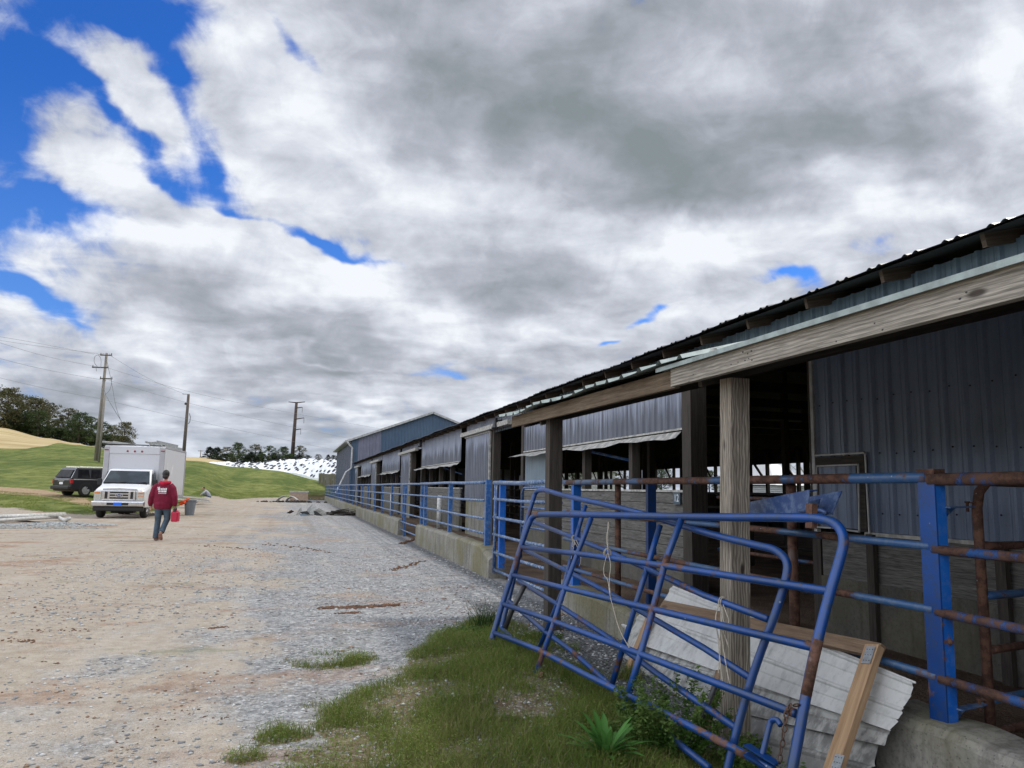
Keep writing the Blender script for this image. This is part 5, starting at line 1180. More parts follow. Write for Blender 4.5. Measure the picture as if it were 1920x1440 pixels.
# bunker wall at the right end of the heap
bw = thing('bunker_wall', 'ribbed concrete bunker wall at the right end of the silage heap', 'wall', tuple(onR(620, 905, 108)))
a0, a1 = onR(598, 884, 112), onR(655, 886, 100); m_ = MB(); N_ = 16
d_ = (a1-a0)
for i in range(N_):
    p0 = a0+d_*(i/N_); p1 = a0+d_*((i+.93)/N_); m_.strip([(p0[0], p0[1], p0[2]-2.4), (p1[0], p1[1], p1[2]-2.4)], [tuple(p0+[0, 0, -.3+.15*math.sin(i)]), tuple(p1+[0, 0, -.3+.15*math.sin(i+1)])])
    m_.beam((p1[0], p1[1]-.1, p1[2]-2.4), (p1[0], p1[1]-.1, p1[2]-.3), .25, .25, up=(0, 1, 0))
m_.build('wall_panel', M['concrete'], bw)

# ------------------------------------------------------------------ trees
def tree_mesh(seed, style):
    """unit tree, height 1: tapered trunk, limbs and a crown of leaf clumps with gaps"""
    rs = random.Random(seed); mb = MB(); clumps = []
    lean = rs.uniform(-.04, .04); tr = [(0, 0, -.06), (lean*.3, 0, .2), (lean, rs.uniform(-.02, .02), .55), (lean*1.4, 0, .9)]
    mb.tube(tr, [.022, .017, .011, .003], 6)
    def at(t): return np.array([np.interp(t, [-.06, .2, .55, .9], [q[k] for q in tr]) for k in range(3)])
    def env(t):       # crown radius by height
        if style == 'cedar': return .30*(1.03-t)**.8
        if style == 'broad': return .30*math.sin(min(1., t/1.02)**.62*math.pi*.96+.14)**.6
        return .28*math.sin(min(1., (t-.04)/.99)**.66*math.pi*.95+.12)**.7
    lo = {'broad': .05, 'open': .10, 'cedar': .05}[style]; n = {'broad': 74, 'open': 58, 'cedar': 66}[style]
    for i in range(n):
        t = lo+(.95-lo)*((i+.5)/n)**.9; a = i*2.399+rs.uniform(-.5, .5); e = env(t)*rs.uniform(.82, 1.14)*(rs.random()**.38)
        q = at(min(t, .9)); q[2] = t; c = q+np.array([math.cos(a)*e, math.sin(a)*e, rs.uniform(-.03, .03)])
        if i % 3 == 0: b_ = at(max(.1, t-.17)); mb.tube([b_, (b_+c)/2+np.array([0, 0, .02]), c], [.007, .005, .002], 4, cap=False)
        clumps.append((c, {'broad': .088, 'open': .070, 'cedar': .066}[style]*rs.uniform(.65, 1.25), rs.random()))
    g = np.random.default_rng(seed); V = []; T = []; per = {'broad': 80, 'open': 62, 'cedar': 85}[style]
    for c, r_, tn in clumps:
        d = g.normal(0, 1, (per, 3)); d /= np.linalg.norm(d, axis=1)[:, None]; rad = r_*g.random(per)**.4; P = c+d*rad[:, None]*np.array([1, 1, .78])
        s = g.uniform(.007, .017, per); ax = g.normal(0, 1, (per, 3)); ax /= np.linalg.norm(ax, axis=1)[:, None]; ay = np.cross(ax, g.normal(0, 1, (per, 3))); ay /= np.linalg.norm(ay, axis=1)[:, None]
        Q = np.stack([P-ax*s[:, None], P+ay*s[:, None]*.75, P+ax*s[:, None], P-ay*s[:, None]*.75], 1); V.append(Q.reshape(-1, 3)); tt = np.clip(tn*.7+g.random(per)*.4, 0, 1)
        T.append(np.repeat(np.stack([tt, (g.random(per) < .22)*.9*tn, tt*0, tt*0+1], -1), 4, 0))
    V = np.concatenate(V); T = np.concatenate(T); F = np.arange(len(V)).reshape(-1, 4); return mb, V, F, T
protos = {}
def get_proto(style, k, leaf):
    key = (style, k, leaf)
    if key not in protos:
        mb, V, F, T = tree_mesh({'broad': 11, 'open': 47, 'cedar': 83}[style]+k*17, style)
        cr_ = npmesh('crown', V, F, M[leaf], colattr={'tint': T}); tk = mb.build('trunk', M['bark'], None, smooth=True)
        protos[key] = (cr_.data, tk.data); bpy.data.objects.remove(cr_); bpy.data.objects.remove(tk)
    return protos[key]
def tree(style, k, leaf, x, ybase, ytop, r, label, wid=1., group=None):
    b_ = onR(x, ybase, r); t_ = onR(x, ytop, r); h = (t_[2]-b_[2]); p = (b_[0], b_[1], b_[2])
    o = thing('tree', label, 'tree', p, random.uniform(0, 6.28), group); wid *= 1.35; cm, tm = get_proto(style, k, leaf)
    for nm, me in (('crown', cm), ('trunk', tm)):
        c = bpy.data.objects.new(nm, me); col.objects.link(c); c.parent = o; c.scale = (h*wid, h*wid, h)
    return o
GL = 'row of trees on the ridge behind the straw field'
row = [(-34, 806, 712, 'broad', 'leaf_olive', 1.15, 'tall olive tree at the far left edge of the ridge row'), (6, 812, 724, 'broad', 'leaf_olive', 1.0, 'tall tree at the left edge of the photo on the ridge'), (33, 816, 735, 'open', 'leaf_olive', 1.1, 'olive brown tree second from the left edge, on the ridge'),
 (62, 820, 742, 'broad', 'leaf_olive', 1.05, 'broad tree third from the left, before the crown line drops'), (88, 823, 754, 'open', 'leaf_olive', 1.1, 'open-crowned tree left of the gap in the ridge row'), (70, 822, 768, 'broad', 'leaf_green', 1.2, 'lower dark green tree filling under the third ridge tree'), (20, 815, 764, 'broad', 'leaf_green', 1.3, 'low dark green tree under the leftmost ridge crowns'),
 (124, 829, 764, 'open', 'leaf_olive', 1.15, 'sparse brownish tree just right of the gap in the ridge row'), (106, 827, 783, 'open', 'leaf_green', 1.2, 'small thin tree standing in the gap of the ridge row'), (146, 832, 771, 'broad', 'leaf_green', 1.1, 'green tree left of the tall utility pole'), (168, 836, 780, 'open', 'leaf_green', 1.1, 'slim green tree just left of the pole foot'),
 (186, 838, 788, 'open', 'leaf_green', 1.1, 'slim tree directly behind the utility pole'), (205, 841, 795, 'open', 'leaf_olive', 1.15, 'thin tree right of the utility pole above the truck roof'), (228, 846, 789, 'broad', 'leaf_olive', .95, 'last tree of the ridge row, standing alone above the truck'), (45, 818, 770, 'broad', 'leaf_green', 1.2, 'low dark tree beneath the second and third ridge crowns'), (135, 831, 790, 'broad', 'leaf_green', 1.2, 'low green tree beneath the sparse brownish one')]
for i, (x, yb, yt, st, lf, w_, lab) in enumerate(row): tree(st, i % 3, lf, x, yb, yt, 205+(i*37 % 30), lab, w_, GL)
GM = 'group of trees behind the silage heap'
mid = [(392, 866, 837, 'cedar', 'leaf_dark', 1.5, 'spreading dark evergreen at the left end of the group'), (408, 867, 838, 'cedar', 'leaf_dark', 1.5, 'round dark evergreen second from the left'), (424, 868, 836, 'open', 'leaf_olive', 1.1, 'thin pale tree between the evergreens and the tall green one'), (445, 869, 828, 'broad', 'leaf_green', .95, 'tallest green tree of the left half of the group'),
 (432, 869, 850, 'open', 'leaf_green', 1.3, 'low pale shrub tree in front of the thin pale one'), (477, 870, 831, 'open', 'leaf_olive', 1.1, 'round-topped brownish tree in the middle of the group'), (470, 871, 846, 'cedar', 'leaf_dark', 1.2, 'low dark conifer under the brownish tree'), (488, 871, 846, 'cedar', 'leaf_dark', 1.1, 'pointed dark conifer right of the brownish tree'),
 (503, 870, 834, 'open', 'leaf_green', 1.1, 'mottled green tree in the middle right of the group'), (530, 869, 836, 'broad', 'leaf_green', 1.05, 'round green tree left of the brown transmission pole'), (514, 870, 848, 'cedar', 'leaf_dark', 1.2, 'low dark conifer left of the round green tree'), (560, 869, 834, 'open', 'leaf_olive', 1.1, 'olive tree right at the brown transmission pole'),
 (545, 868, 850, 'broad', 'leaf_green', 1.3, 'small tree at the foot of the brown transmission pole'), (577, 864, 853, 'broad', 'leaf_dark', 1.6, 'low dark tree just right of the olive tree'), (596, 863, 851, 'open', 'leaf_olive', 1.5, 'small reddish brown tree above the silage heap'), (615, 862, 852, 'cedar', 'leaf_dark', 1.4, 'small dark conifer left of the shed corner'), (624, 862, 853, 'broad', 'leaf_dark', 1.5, 'small dark round tree left of the shed corner'), (634, 862, 853, 'cedar', 'leaf_dark', 1.5, 'small dark tree touching the corner of the shed')]
for i, (x, yb, yt, st, lf, w_, lab) in enumerate(mid): tree(st, i % 3, lf, x, yb+3, yt, 290+(i*31 % 40), lab, w_, GM)
for i, x in enumerate(range(-24, 236, 13)):
    yb = np.interp(x, [-30, 0, 100, 170, 236], [808, 812, 826, 836, 847]); tree('broad', i % 3, 'leaf_green', x, yb+1, yb-random.uniform(20, 30), 212, 'low dark bush in the understorey of the ridge trees', 1.9, 'understorey bushes below the ridge trees')
for i, x in enumerate((400, 425, 452, 470, 492, 515, 538, 560)):
    tree('broad', i % 3, 'leaf_dark' if i % 2 else 'leaf_green', x, 872, 853-random.uniform(0, 4), 300, 'low dark bush between the trees behind the silage heap', 2.0, 'low bushes behind the silage heap')
# trees and farm buildings seen through the barn
for i, (x, yb, yt, r_, lf, lab) in enumerate(((1080, 912, 868, 75, 'leaf_green', 'green tree seen through the barn left of the first bay post'), (1150, 912, 870, 85, 'leaf_olive', 'thin tree seen through the barn in the first bay'), (1240, 912, 874, 90, 'leaf_green', 'green tree seen through the barn above the number tag'), (1330, 912, 880, 80, 'leaf_green', 'round green tree seen through the barn left of the big grey post'), (1110, 912, 866, 110, 'leaf_olive', 'far tree seen through the first bay of the barn'))):
    tree('broad', i % 3, lf, x, yb+8, yt, r_, lab, 1.2, 'trees seen through the barn')
for (x, w_, r_, lab) in ((1435, 2.9, 52, 'round metal grain bin with cone roof seen through the dark doorway'), (1522, 2.6, 60, 'second grain bin seen through the dark doorway beside the hatch door')):
    c = onR(x, 905, r_); gb = thing('grain_bin', lab, 'grain bin', (c[0], c[1], 0)); m_ = MB(); N_ = 32
    rings = []; z = 0
    while z < 2.1: rings.append((w_, z)); rings.append((w_+.04, z+.05)); z += .1
    m_.loft([[(c[0]+math.cos(a)*r1, c[1]+math.sin(a)*r1, z) for a in np.linspace(0, 2*math.pi, N_, endpoint=False)] for r1, z in rings]); m_.build('drum', M['bin_metal'], gb)
    m_ = MB(); m_.loft([[(c[0]+math.cos(a)*r1*(1+.02*(k % 2)), c[1]+math.sin(a)*r1, z) for k, a in enumerate(np.linspace(0, 2*math.pi, N_, endpoint=False))] for r1, z in ((w_+.12, 2.1), (w_*.15, 3.75), (w_*.1, 3.9))]); m_.build('cone_roof', M['bin_metal'], gb)
ws = thing('white_shed', 'low white shed seen through the far dark doorway', 'shed', (24.5, 84, 0)); MB().box((24, 74, 0), (32, 92, 3.6)).build('wall', M['trim'], ws); MB().add([(23.6, 73.6, 3.55), (23.6, 92.4, 3.55), (28, 92.4, 5), (28, 73.6, 5), (32.4, 73.6, 3.55), (32.4, 92.4, 3.55)], [(0, 1, 2, 3), (3, 2, 5, 4), (0, 3, 4)]).build('roof', M['bin_metal'], ws)
lt = thing('lattice_mast', 'grey lattice frame beside the grain bins seen through the doorway', 'mast', tuple(onR(1480, 905, 56)*[1, 1, 0])); c = wloc(lt); m_ = MB()
for dx, dy in ((-.5, -.5), (.5, -.5), (.5, .5), (-.5, .5)): m_.tube([c+[dx, dy, 0], c+[dx*.7, dy*.7, 7]], .05, 5)
for k in range(9): z = k*.75; m_.tube([c+[-.5, -.5, z], c+[.5, -.5, z+.75]], .03, 4); m_.tube([c+[.5, -.5, z], c+[-.5, -.5, z+.75]], .03, 4); m_.tube([c+[-.5, .5, z], c+[-.5, -.5, z+.75]], .03, 4)
m_.tube([c+[-3, 0, 1.2], c+[0, 0, 4.5], c+[2.5, 0, 1.5]], .07, 5); m_.build('frame', M['bin_metal'], lt)

# ------------------------------------------------------------------ poles and lines
def upole(label, xb, yb, xt, yt, r, rad, mat, group=None, name='utility_pole'):
    b_ = onR(xb, yb, r); t_ = onR(xt, yt, r); g0 = g1(b_[0], b_[1]); b_[2] = min(b_[2], g0)-.3
    o = thing(name, label, 'pole', tuple(b_), group=group); MB().tube([b_, t_], [rad*1.15, rad*.72], 12).build('mast', M[mat], o, smooth=True); return o, b_, t_
dirA = np.array([math.cos(R(-12)), math.sin(R(-12)), 0])
pA, bA, tA = upole('tall grey utility pole with three crossarms left of the truck', 180, 858, 200, 662, 88, .17, 'pole')
def arm(par, c, L, mat='pole_dark', s=.11, ins=True, dz=0.):
    m_ = MB(); m_.beam(c-dirA*L/2, c+dirA*L/2, s, s); o = m_.build('crossarm', M[mat], par)
    if ins:
        for k in (-.46, .46): q = c+dirA*L*k; MB().tube([q, q+np.array([0, 0, .22])], [.05, .035], 6).build('insulator', M['insul'], o)
    return o
vA = (tA-bA)/np.linalg.norm(tA-bA)
arm(pA, onR(199, 666, 87.6), 1.15); arm(pA, onR(188, 689, 87.6), 1.6); arm(pA, onR(199, 710, 87.6), 1.2)
m_ = MB()
for pts in ([(196, 663), (184, 665), (177, 668), (176, 680), (183, 688)], [(184, 665), (190, 672), (189, 689)], [(205, 663), (212, 670)], [(199, 712), (193, 722), (197, 735), (197, 740)], [(209, 709), (209, 722), (205, 733), (197, 740)], [(180, 689), (181, 696)], [(200, 675), (210, 720), (218, 770), (235, 805), (252, 838)], [(199, 742), (215, 770), (228, 790)]): m_.tube(rnd([onR(x, y, 87.2) for x, y in pts]), .022, 4, cap=False)
m_.build('jumper_cable', M['wire'], pA)
pS, _, _ = upole('thin grey steel pole standing close beside the tall utility pole', 186, 858, 197, 740, 86, .10, 'pole')
pB, bB, tB = upole('dark leaning utility pole behind the rear corner of the truck', 340, 905, 353.5, 740, 96, .20, 'pole_dark')
arm(pB, onR(349, 739, 95.5), .8, ins=False, s=.05); MB().tube([onR(355, 775, 95.5), onR(357, 782, 95.5), onR(356, 790, 95.5), onR(353, 795, 95.5)], .05, 5).build('cable_loop', M['wire'], pB)
MB().ball(onR(348, 757, 95.5), .14, 8, 6).build('insulator', M['insul'], pB)
pC, bC, tC = upole('rust brown steel transmission pole with arms rising behind the far trees', 547, 866, 556, 754, 310, .72, 'cor_ten', name='transmission_pole')
def armC(x0, y0, x1, y1, drop=0):
    a, b_ = onR(x0, y0, 308), onR(x1, y1, 308); o = MB().tube([a, b_], [.26, .16], 6).build('steel_arm', M['cor_ten'], pC)
    if drop: MB().tube([b_, b_-np.array([0, 0, drop])], .12, 5).build('insulator_string', M['wire'], o)
armC(556, 755, 541, 753.5); armC(556, 755, 572, 753.5); armC(555, 765, 567, 763.5, 2.1); armC(553, 786, 570, 783.5, 2.1); armC(552, 806, 564, 804.5, 2.1)
pD, _, _ = upole('tiny distant utility pole on the brown field beside the evergreens', 375.5, 866, 376.5, 844, 330, .2, 'pole'); arm(pD, onR(376.3, 845.5, 329), 2.2, s=.2, ins=False)
def line(label, pts, rr, rad=.02):
    P = rnd([onR(x, y, r) for (x, y), r in zip(pts, rr)]); o = MB().tube(P, rad, 4, cap=False).build('power_line', M['wire'], None, loc=tuple(P[0])); tag(o, label, 'power line', 'overhead power lines')
W_ = [('line from the left edge to the top crossarm of the tall utility pole', [(-40, 625), (60, 641), (176, 664)], (75, 80, 87)), ('second line from the left edge to the top crossarm', [(-40, 632), (70, 649), (184, 663)], (75, 80, 87)), ('line from the left edge to the middle crossarm', [(-40, 630), (80, 668), (183, 688)], (75, 80, 87)), ('line from the left edge to the lowest crossarm', [(-40, 662), (80, 693), (190, 712)], (75, 80, 87)), ('lowest line crossing the left of the sky', [(-40, 699), (90, 730), (193, 748)], (75, 80, 87)),
      ('line from the tall pole top down to the dark pole top', [(209, 668), (280, 712), (346, 739)], (87, 91, 95)), ('line from the tall pole crossarm passing above the dark pole to the right', [(202, 690), (350, 735), (520, 770), (760, 812)], (87, 95, 105, 120)), ('line crossing from the lowest crossarm past the dark pole to the right', [(204, 713), (350, 756), (520, 795), (720, 835)], (87, 95, 105, 120)), ('low line passing the middle of the dark pole', [(197, 750), (350, 786), (520, 822), (660, 850)], (87, 95, 105, 120))]
for lab, pts, rr in W_: line(lab, pts, rr, .012)
# ------------------------------------------------------------------ vehicles and yard junk
def V3(*a): return np.array(a, float)
def rbox(lo, hi, mat, name, par, bev=.03, seg=2):
    """bevelled box in the parent's own axes"""
    x0, y0, z0 = lo; x1, y1, z1 = hi
    V = [(x0, y0, z0), (x1, y0, z0), (x1, y1, z0), (x0, y1, z0), (x0, y0, z1), (x1, y0, z1), (x1, y1, z1), (x0, y1, z1)]
    o = MB().add(V, [(0, 3, 2, 1), (4, 5, 6, 7), (0, 1, 5, 4), (1, 2, 6, 5), (2, 3, 7, 6), (3, 0, 4, 7)]).build(name, M[mat] if isinstance(mat, str) else mat, par, world=False)
    if bev: b = o.modifiers.new('b', 'BEVEL'); b.width = bev; b.segments = seg
    return o
def wheel(par, x, y, r, w, name='wheel', ry=0., rim='silver'):
    tyre = MB()
    prof = [(r*.62, -w/2), (r*.9, -w/2), (r*.985, -w*.36), (r, -w*.2), (r, w*.2), (r*.985, w*.36), (r*.9, w/2), (r*.62, w/2)]
    tyre.loft([[(o_, math.cos(a)*rr, math.sin(a)*rr) for a in np.linspace(0, 2*math.pi, 28, endpoint=False)] for rr, o_ in prof])
    o = tyre.build(name, M['black'], par, world=False, smooth=True); o.location = (x, y, r)
    rm = MB(); s = 1 if x > 0 else -1
    rm.loft([[(o_*s, math.cos(a)*rr, math.sin(a)*rr) for a in np.linspace(0, 2*math.pi, 24, endpoint=False)] for rr, o_ in ((r*.63, w*.5+.004), (r*.57, w*.42), (r*.5, w*.25), (r*.2, w*.3), (r*.16, w*.44), (.01, w*.44))])
    for k in range(5):
        a = k*2*math.pi/5; c, d = math.cos(a), math.sin(a); rm.beam((s*w*.46, c*r*.15, d*r*.15), (s*w*.46, c*r*.58, d*r*.58), .05, .10*r*2, up=(1, 0, 0))
    q = rm.build('rim', M[rim], o, world=False); q.location = (0, 0, 0)
    return o
# --- box truck, nose (local -Y) towards the camera
tk = thing('box_truck', 'white box truck parked nose-on on the lane with ladders on its roof', 'truck', (-7.02, 36.2, .0), R(-2.5))
S = []
def sec(y, zb, zt, wb, wt, tuck=.0): # closed hull section
    return [(-wb, y, zb), (-wb-.02, y, zb+(zt-zb)*.4), (-wb+.0, y, zt-.12 if zt-zb > .4 else zt-.05), (-wt, y, zt-.02), (-wt*.6, y, zt+.01), (wt*.6, y, zt+.01), (wt, y, zt-.02), (wb, y, zt-.12 if zt-zb > .4 else zt-.05), (wb+.02, y, zb+(zt-zb)*.4), (wb, y, zb)]
hull = MB(); hull.loft([sec(-.02, .66, 1.12, .92, .80), sec(.02, .52, 1.22, .97, .86), sec(.25, .45, 1.30, 1.0, .90), sec(.75, .45, 1.40, 1.02, .93), sec(1.02, .45, 1.46, 1.02, .94)])
cab = hull.build('hood', M['whitepaint'], tk, world=False, smooth=False); bv = cab.modifiers.new('b', 'BEVEL'); bv.width = .03; bv.segments = 2
gh = MB(); gh.loft([[(-.98, .98, .45), (-1.02, .98, 1.0), (-.99, .98, 1.44), (.99, .98, 1.44), (1.02, .98, 1.0), (.98, .98, .45)], [(-1.0, 1.55, .45), (-1.03, 1.55, 1.0), (-.86, 1.55, 2.08), (.86, 1.55, 2.08), (1.03, 1.55, 1.0), (1.0, 1.55, .45)], [(-1.0, 2.35, .45), (-1.03, 2.35, 1.0), (-.88, 2.35, 2.14), (.88, 2.35, 2.14), (1.03, 2.35, 1.0), (1.0, 2.35, .45)]])
cb = gh.build('cab', M['whitepaint'], tk, world=False); bv = cb.modifiers.new('b', 'BEVEL'); bv.width = .05; bv.segments = 3
MB().add([(-.93, .945, 1.47), (.93, .945, 1.47), (.80, 1.47, 2.02), (-.80, 1.47, 2.02)], [(0, 1, 2, 3)]).add([(-.90, .93, 1.50), (.90, .93, 1.50), (.78, 1.43, 2.0), (-.78, 1.43, 2.0)], [(0, 1, 2, 3)]).build('windscreen', M['glass'], tk, world=False)
for s in (-1, 1):
    MB().add([(s*1.025, 1.25, 1.42), (s*1.025, 2.15, 1.42), (s*.92, 2.15, 1.98), (s*.945, 1.58, 1.98)], [(0, 1, 2, 3) if s > 0 else (3, 2, 1, 0)]).build('side_window', M['glass'], tk, world=False)
    mr = rbox((s*1.12-.09, 1.15, 1.38), (s*1.12+.09, 1.27, 1.66), 'grillblack', 'mirror', tk, .03); MB().tube([(s*1.0, 1.25, 1.42), (s*1.1, 1.22, 1.45)], .02, 6).build('mirror_arm', M['grillblack'], mr, world=False)
    hl = rbox((s*.83-.15, -.055, .76), (s*.83+.15, .02, 1.14), 'lens', 'headlight', tk, .03); rbox((s*.85-.11, -.066, 1.03), (s*.85+.11, -.05, 1.09), 'amber', 'turn_lens', hl, .01); rbox((s*.85-.11, -.068, .93), (s*.85+.11, -.05, .955), 'amber' if s > 0 else 'lens', 'marker_lens', hl, .005)
MB().add([(-.93, .93, 1.462), (.93, .93, 1.462), (.93, .96, 1.50), (-.93, .96, 1.50)], [(0, 1, 2, 3)]).build('wiper_cowl', M['grillblack'], tk, world=False)
for s in (-.35, .45): MB().tube([(s, .92, 1.49), (s+.35, .955, 1.54)], .012, 5).build('wiper', M['grillblack'], tk, world=False)
gr = rbox((-.66, -.075, .76), (.66, .0, 1.17), 'chrome', 'grille', tk, .03)
for z0, z1 in ((.82, .885), (.935, 1.0), (1.05, 1.115)): rbox((-.36, -.082, z0), (.36, -.07, z1), 'grillblack', 'grille_slot', gr, 0)
for s in (-1, 1): rbox((s*.50-.055, -.082, .82), (s*.50+.055, -.07, 1.115), 'grillblack', 'grille_slot', gr, 0)
MB().loft([[(math.cos(a)*.13*k, y, .968+math.sin(a)*.055*k) for a in np.linspace(0, 2*math.pi, 20, endpoint=False)] for y, k in ((-.08, 1.18), (-.096, 1.18), (-.098, .0001))]).build('badge_rim', M['chrome'], gr, world=False)
bd = MB().loft([[(math.cos(a)*.13*k, y, .968+math.sin(a)*.055*k) for a in np.linspace(0, 2*math.pi, 20, endpoint=False)] for y, k in ((-.085, 1.), (-.104, 1.), (-.105, .0001))]).build('badge', M['badge'], gr, world=False)
text_mesh('Ford', .085, M['ink'], 'badge_script', bd, (0, -.107, .968), (R(90), 0, 0))
MB().loft([[(x, -.02, z) for x, z in ((-.7, 1.17), (0, 1.2), (.7, 1.17), (.68, 1.235), (0, 1.265), (-.68, 1.235))], [(x, -.06, z) for x, z in ((-.66, 1.175), (0, 1.2), (.66, 1.175), (.64, 1.225), (0, 1.25), (-.64, 1.225))]]).build('bug_shield', M['chrome'], tk, world=False)
bp_ = rbox((-1.03, -.20, .50), (1.03, .02, .72), 'chrome', 'front_bumper', tk, .05, 3); rbox((-.42, -.208, .555), (.42, -.19, .655), 'grillblack', 'bumper_slot', bp_, 0); rbox((-.16, -.222, .535), (.16, -.205, .675), 'plateblue', 'licence_plate', bp_, 0)
rbox((-.98, -.10, .30), (.98, .1, .50), 'grillblack', 'air_dam', tk, .04); rbox((-.45, .6, .2), (.45, 1.2, .42), 'grillblack', 'axle_beam', tk, .04)
for s in (-1, 1): wheel(tk, s*.86, .78, .385, .25); wheel(tk, s*.95, 4.6, .385, .25); wheel(tk, s*.68, 4.6, .385, .22)
bx = rbox((-1.27, 2.05, .82), (1.27, 7.3, 3.16), 'boxwhite', 'cargo_box', tk, .05, 3)
for s in (-1, 1): rbox((s*1.16-.115, 2.02, .84), (s*1.16+.115, 2.06, 3.10), 'boxtrim', 'corner_post', bx, .02)
rbox((-1.05, 2.015, 2.80), (1.05, 2.07, 3.13), 'boxwhite', 'header_panel', bx, .02)
rbox((1.255, 2.1, .80), (1.285, 7.28, .95), 'boxtrim', 'side_rail', bx, .005); rbox((1.255, 2.1, 3.08), (1.285, 7.28, 3.17), 'boxtrim', 'top_rail', bx, .005)
rbox((1.262, 7.12, .86), (1.29, 7.3, 3.14), 'boxtrim', 'rear_frame', bx, .005)
for x in (-.3, 0, .3): MB().tube([(x-.0, 2.0, 2.91), (x, 2.03, 2.91)], .045, 10).build('clearance_lamp', M['red'], bx, world=False)
for s in (-1, 1): rbox((s*1.17-.085, 1.995, 2.93), (s*1.17+.085, 2.02, 2.975), 'red', 'corner_lamp', bx, .005)
for (y, z, w_, h_) in ((2.75, 1.9, .1, .28), (2.85, 2.1, .08, .2), (3.9, 1.95, .12, .35), (4.05, 2.2, .1, .2), (2.8, 2.35, .07, .12)):
    MB().add([(1.2745, y-w_, z), (1.2745, y+w_*.6, z-.05), (1.2745, y+w_, z+h_*.8), (1.2745, y-w_*.2, z+h_)], [(0, 1, 2, 3)]).build('faded_decal', M['ink'], bx, world=False)
# truck roof ladders
def ladder(label, x0, x1, y0, y1, z, tilt=.0):
    t = thing('ladder', label, 'ladder', wloc(tk)+V3((x0+x1)/2, (y0+y1)/2, z), R(-2.5), group='ladders strapped on the truck roof'); o = V3(-(x0+x1)/2, -(y0+y1)/2, -z)
    for x in (x0, x1): MB().beam(o+V3(x, y0, z+(tilt if x == x1 else 0)), o+V3(x, y1, z+(tilt if x == x1 else 0)+.05), .035, .09).build('side_rail', M['ladder'], t, world=False)
    y = y0+.15
    while y < y1: MB().tube([o+V3(x0, y, z), o+V3(x1, y, z+tilt)], .018, 6).build('rung', M['ladder'], t, world=False); y += .3
ladder('aluminium ladder lying flat on the left half of the truck roof', -1.15, -.72, 1.9, 6.0, 3.30); ladder('upper aluminium ladder on the right half of the truck roof', .62, 1.1, 1.85, 6.9, 3.34, .04); ladder('lower aluminium ladder overhanging the right side of the truck roof', .78, 1.3, 1.95, 7.0, 3.23)
rk = thing('roof_rack', 'dark cross bars of the rack on the truck roof under the ladders', 'roof rack', wloc(tk)+V3(0, 2.3, 3.18)); o = wloc(tk)
for y in (2.15, 6.3): MB().beam(o+V3(-1.25, y, 3.205), o+V3(1.3, y, 3.205), .05, .05).build('cross_bar', M['insul'], rk)
# --- dark SUV seen from behind
sx = onR(143, 926, 51.5); zs = g1(sx[0], sx[1])
sv_ = thing('parked_suv', 'black sport utility vehicle parked on the dirt track left of the truck, seen from its rear corner', 'car', (sx[0]-.1, sx[1]+.3, zs+.02), R(-43)); sv_.scale = (.95,)*3
sv_['label'] = 'black sport utility vehicle parked on the dirt track left of the truck'
# local +Y = forward, origin at the middle of the rear axle ground point
def ring(y, w0, zb, zm, w1, zt): return [(-w0+.05, y, zb), (-w0, y, zb+.15), (-w0, y, zm), (-w1, y, zt-.06), (-w1+.14, y, zt), (w1-.14, y, zt), (w1, y, zt-.06), (w0, y, zm), (w0, y, zb+.15), (w0-.05, y, zb)]
bdy = MB().loft([ring(-.98, .80, .45, .80, .78, .98), ring(-.92, .90, .34, .95, .84, 1.08), ring(-.80, .92, .30, 1.0, .86, 1.12), ring(1.2, .93, .28, 1.02, .87, 1.1), ring(2.4, .93, .28, 1.0, .86, 1.08), ring(3.3, .90, .30, .92, .82, 1.02), ring(3.62, .80, .38, .75, .70, .9)])
bo = bdy.build('body', M['blackpaint'], sv_, world=False, smooth=False); bv = bo.modifiers.new('b', 'BEVEL'); bv.width = .04; bv.segments = 2
ghh = MB().loft([[(-.84, -.93, 1.06), (-.72, -.60, 1.66), (.72, -.60, 1.66), (.84, -.93, 1.06)], [(-.86, -.55, 1.06), (-.72, -.45, 1.74), (.72, -.45, 1.74), (.86, -.55, 1.06)], [(-.86, 1.2, 1.06), (-.72, 1.25, 1.75), (.72, 1.25, 1.75), (.86, 1.2, 1.06)], [(-.85, 2.35, 1.06), (-.70, 1.55, 1.70), (.70, 1.55, 1.70), (.85, 2.35, 1.06)]])
go_ = ghh.build('roof', M['blackpaint'], sv_, world=False); bv = go_.modifiers.new('b', 'BEVEL'); bv.width = .03; bv.segments = 2
MB().add([(-.74, -.935, 1.14), (.74, -.935, 1.14), (.65, -.66, 1.60), (-.65, -.66, 1.60)], [(0, 1, 2, 3)]).add([(-.72, -.94, 1.16), (.72, -.94, 1.16), (.62, -.69, 1.585), (-.62, -.69, 1.585)], [(0, 1, 2, 3)]).build('rear_window', M['tint'], sv_, world=False)
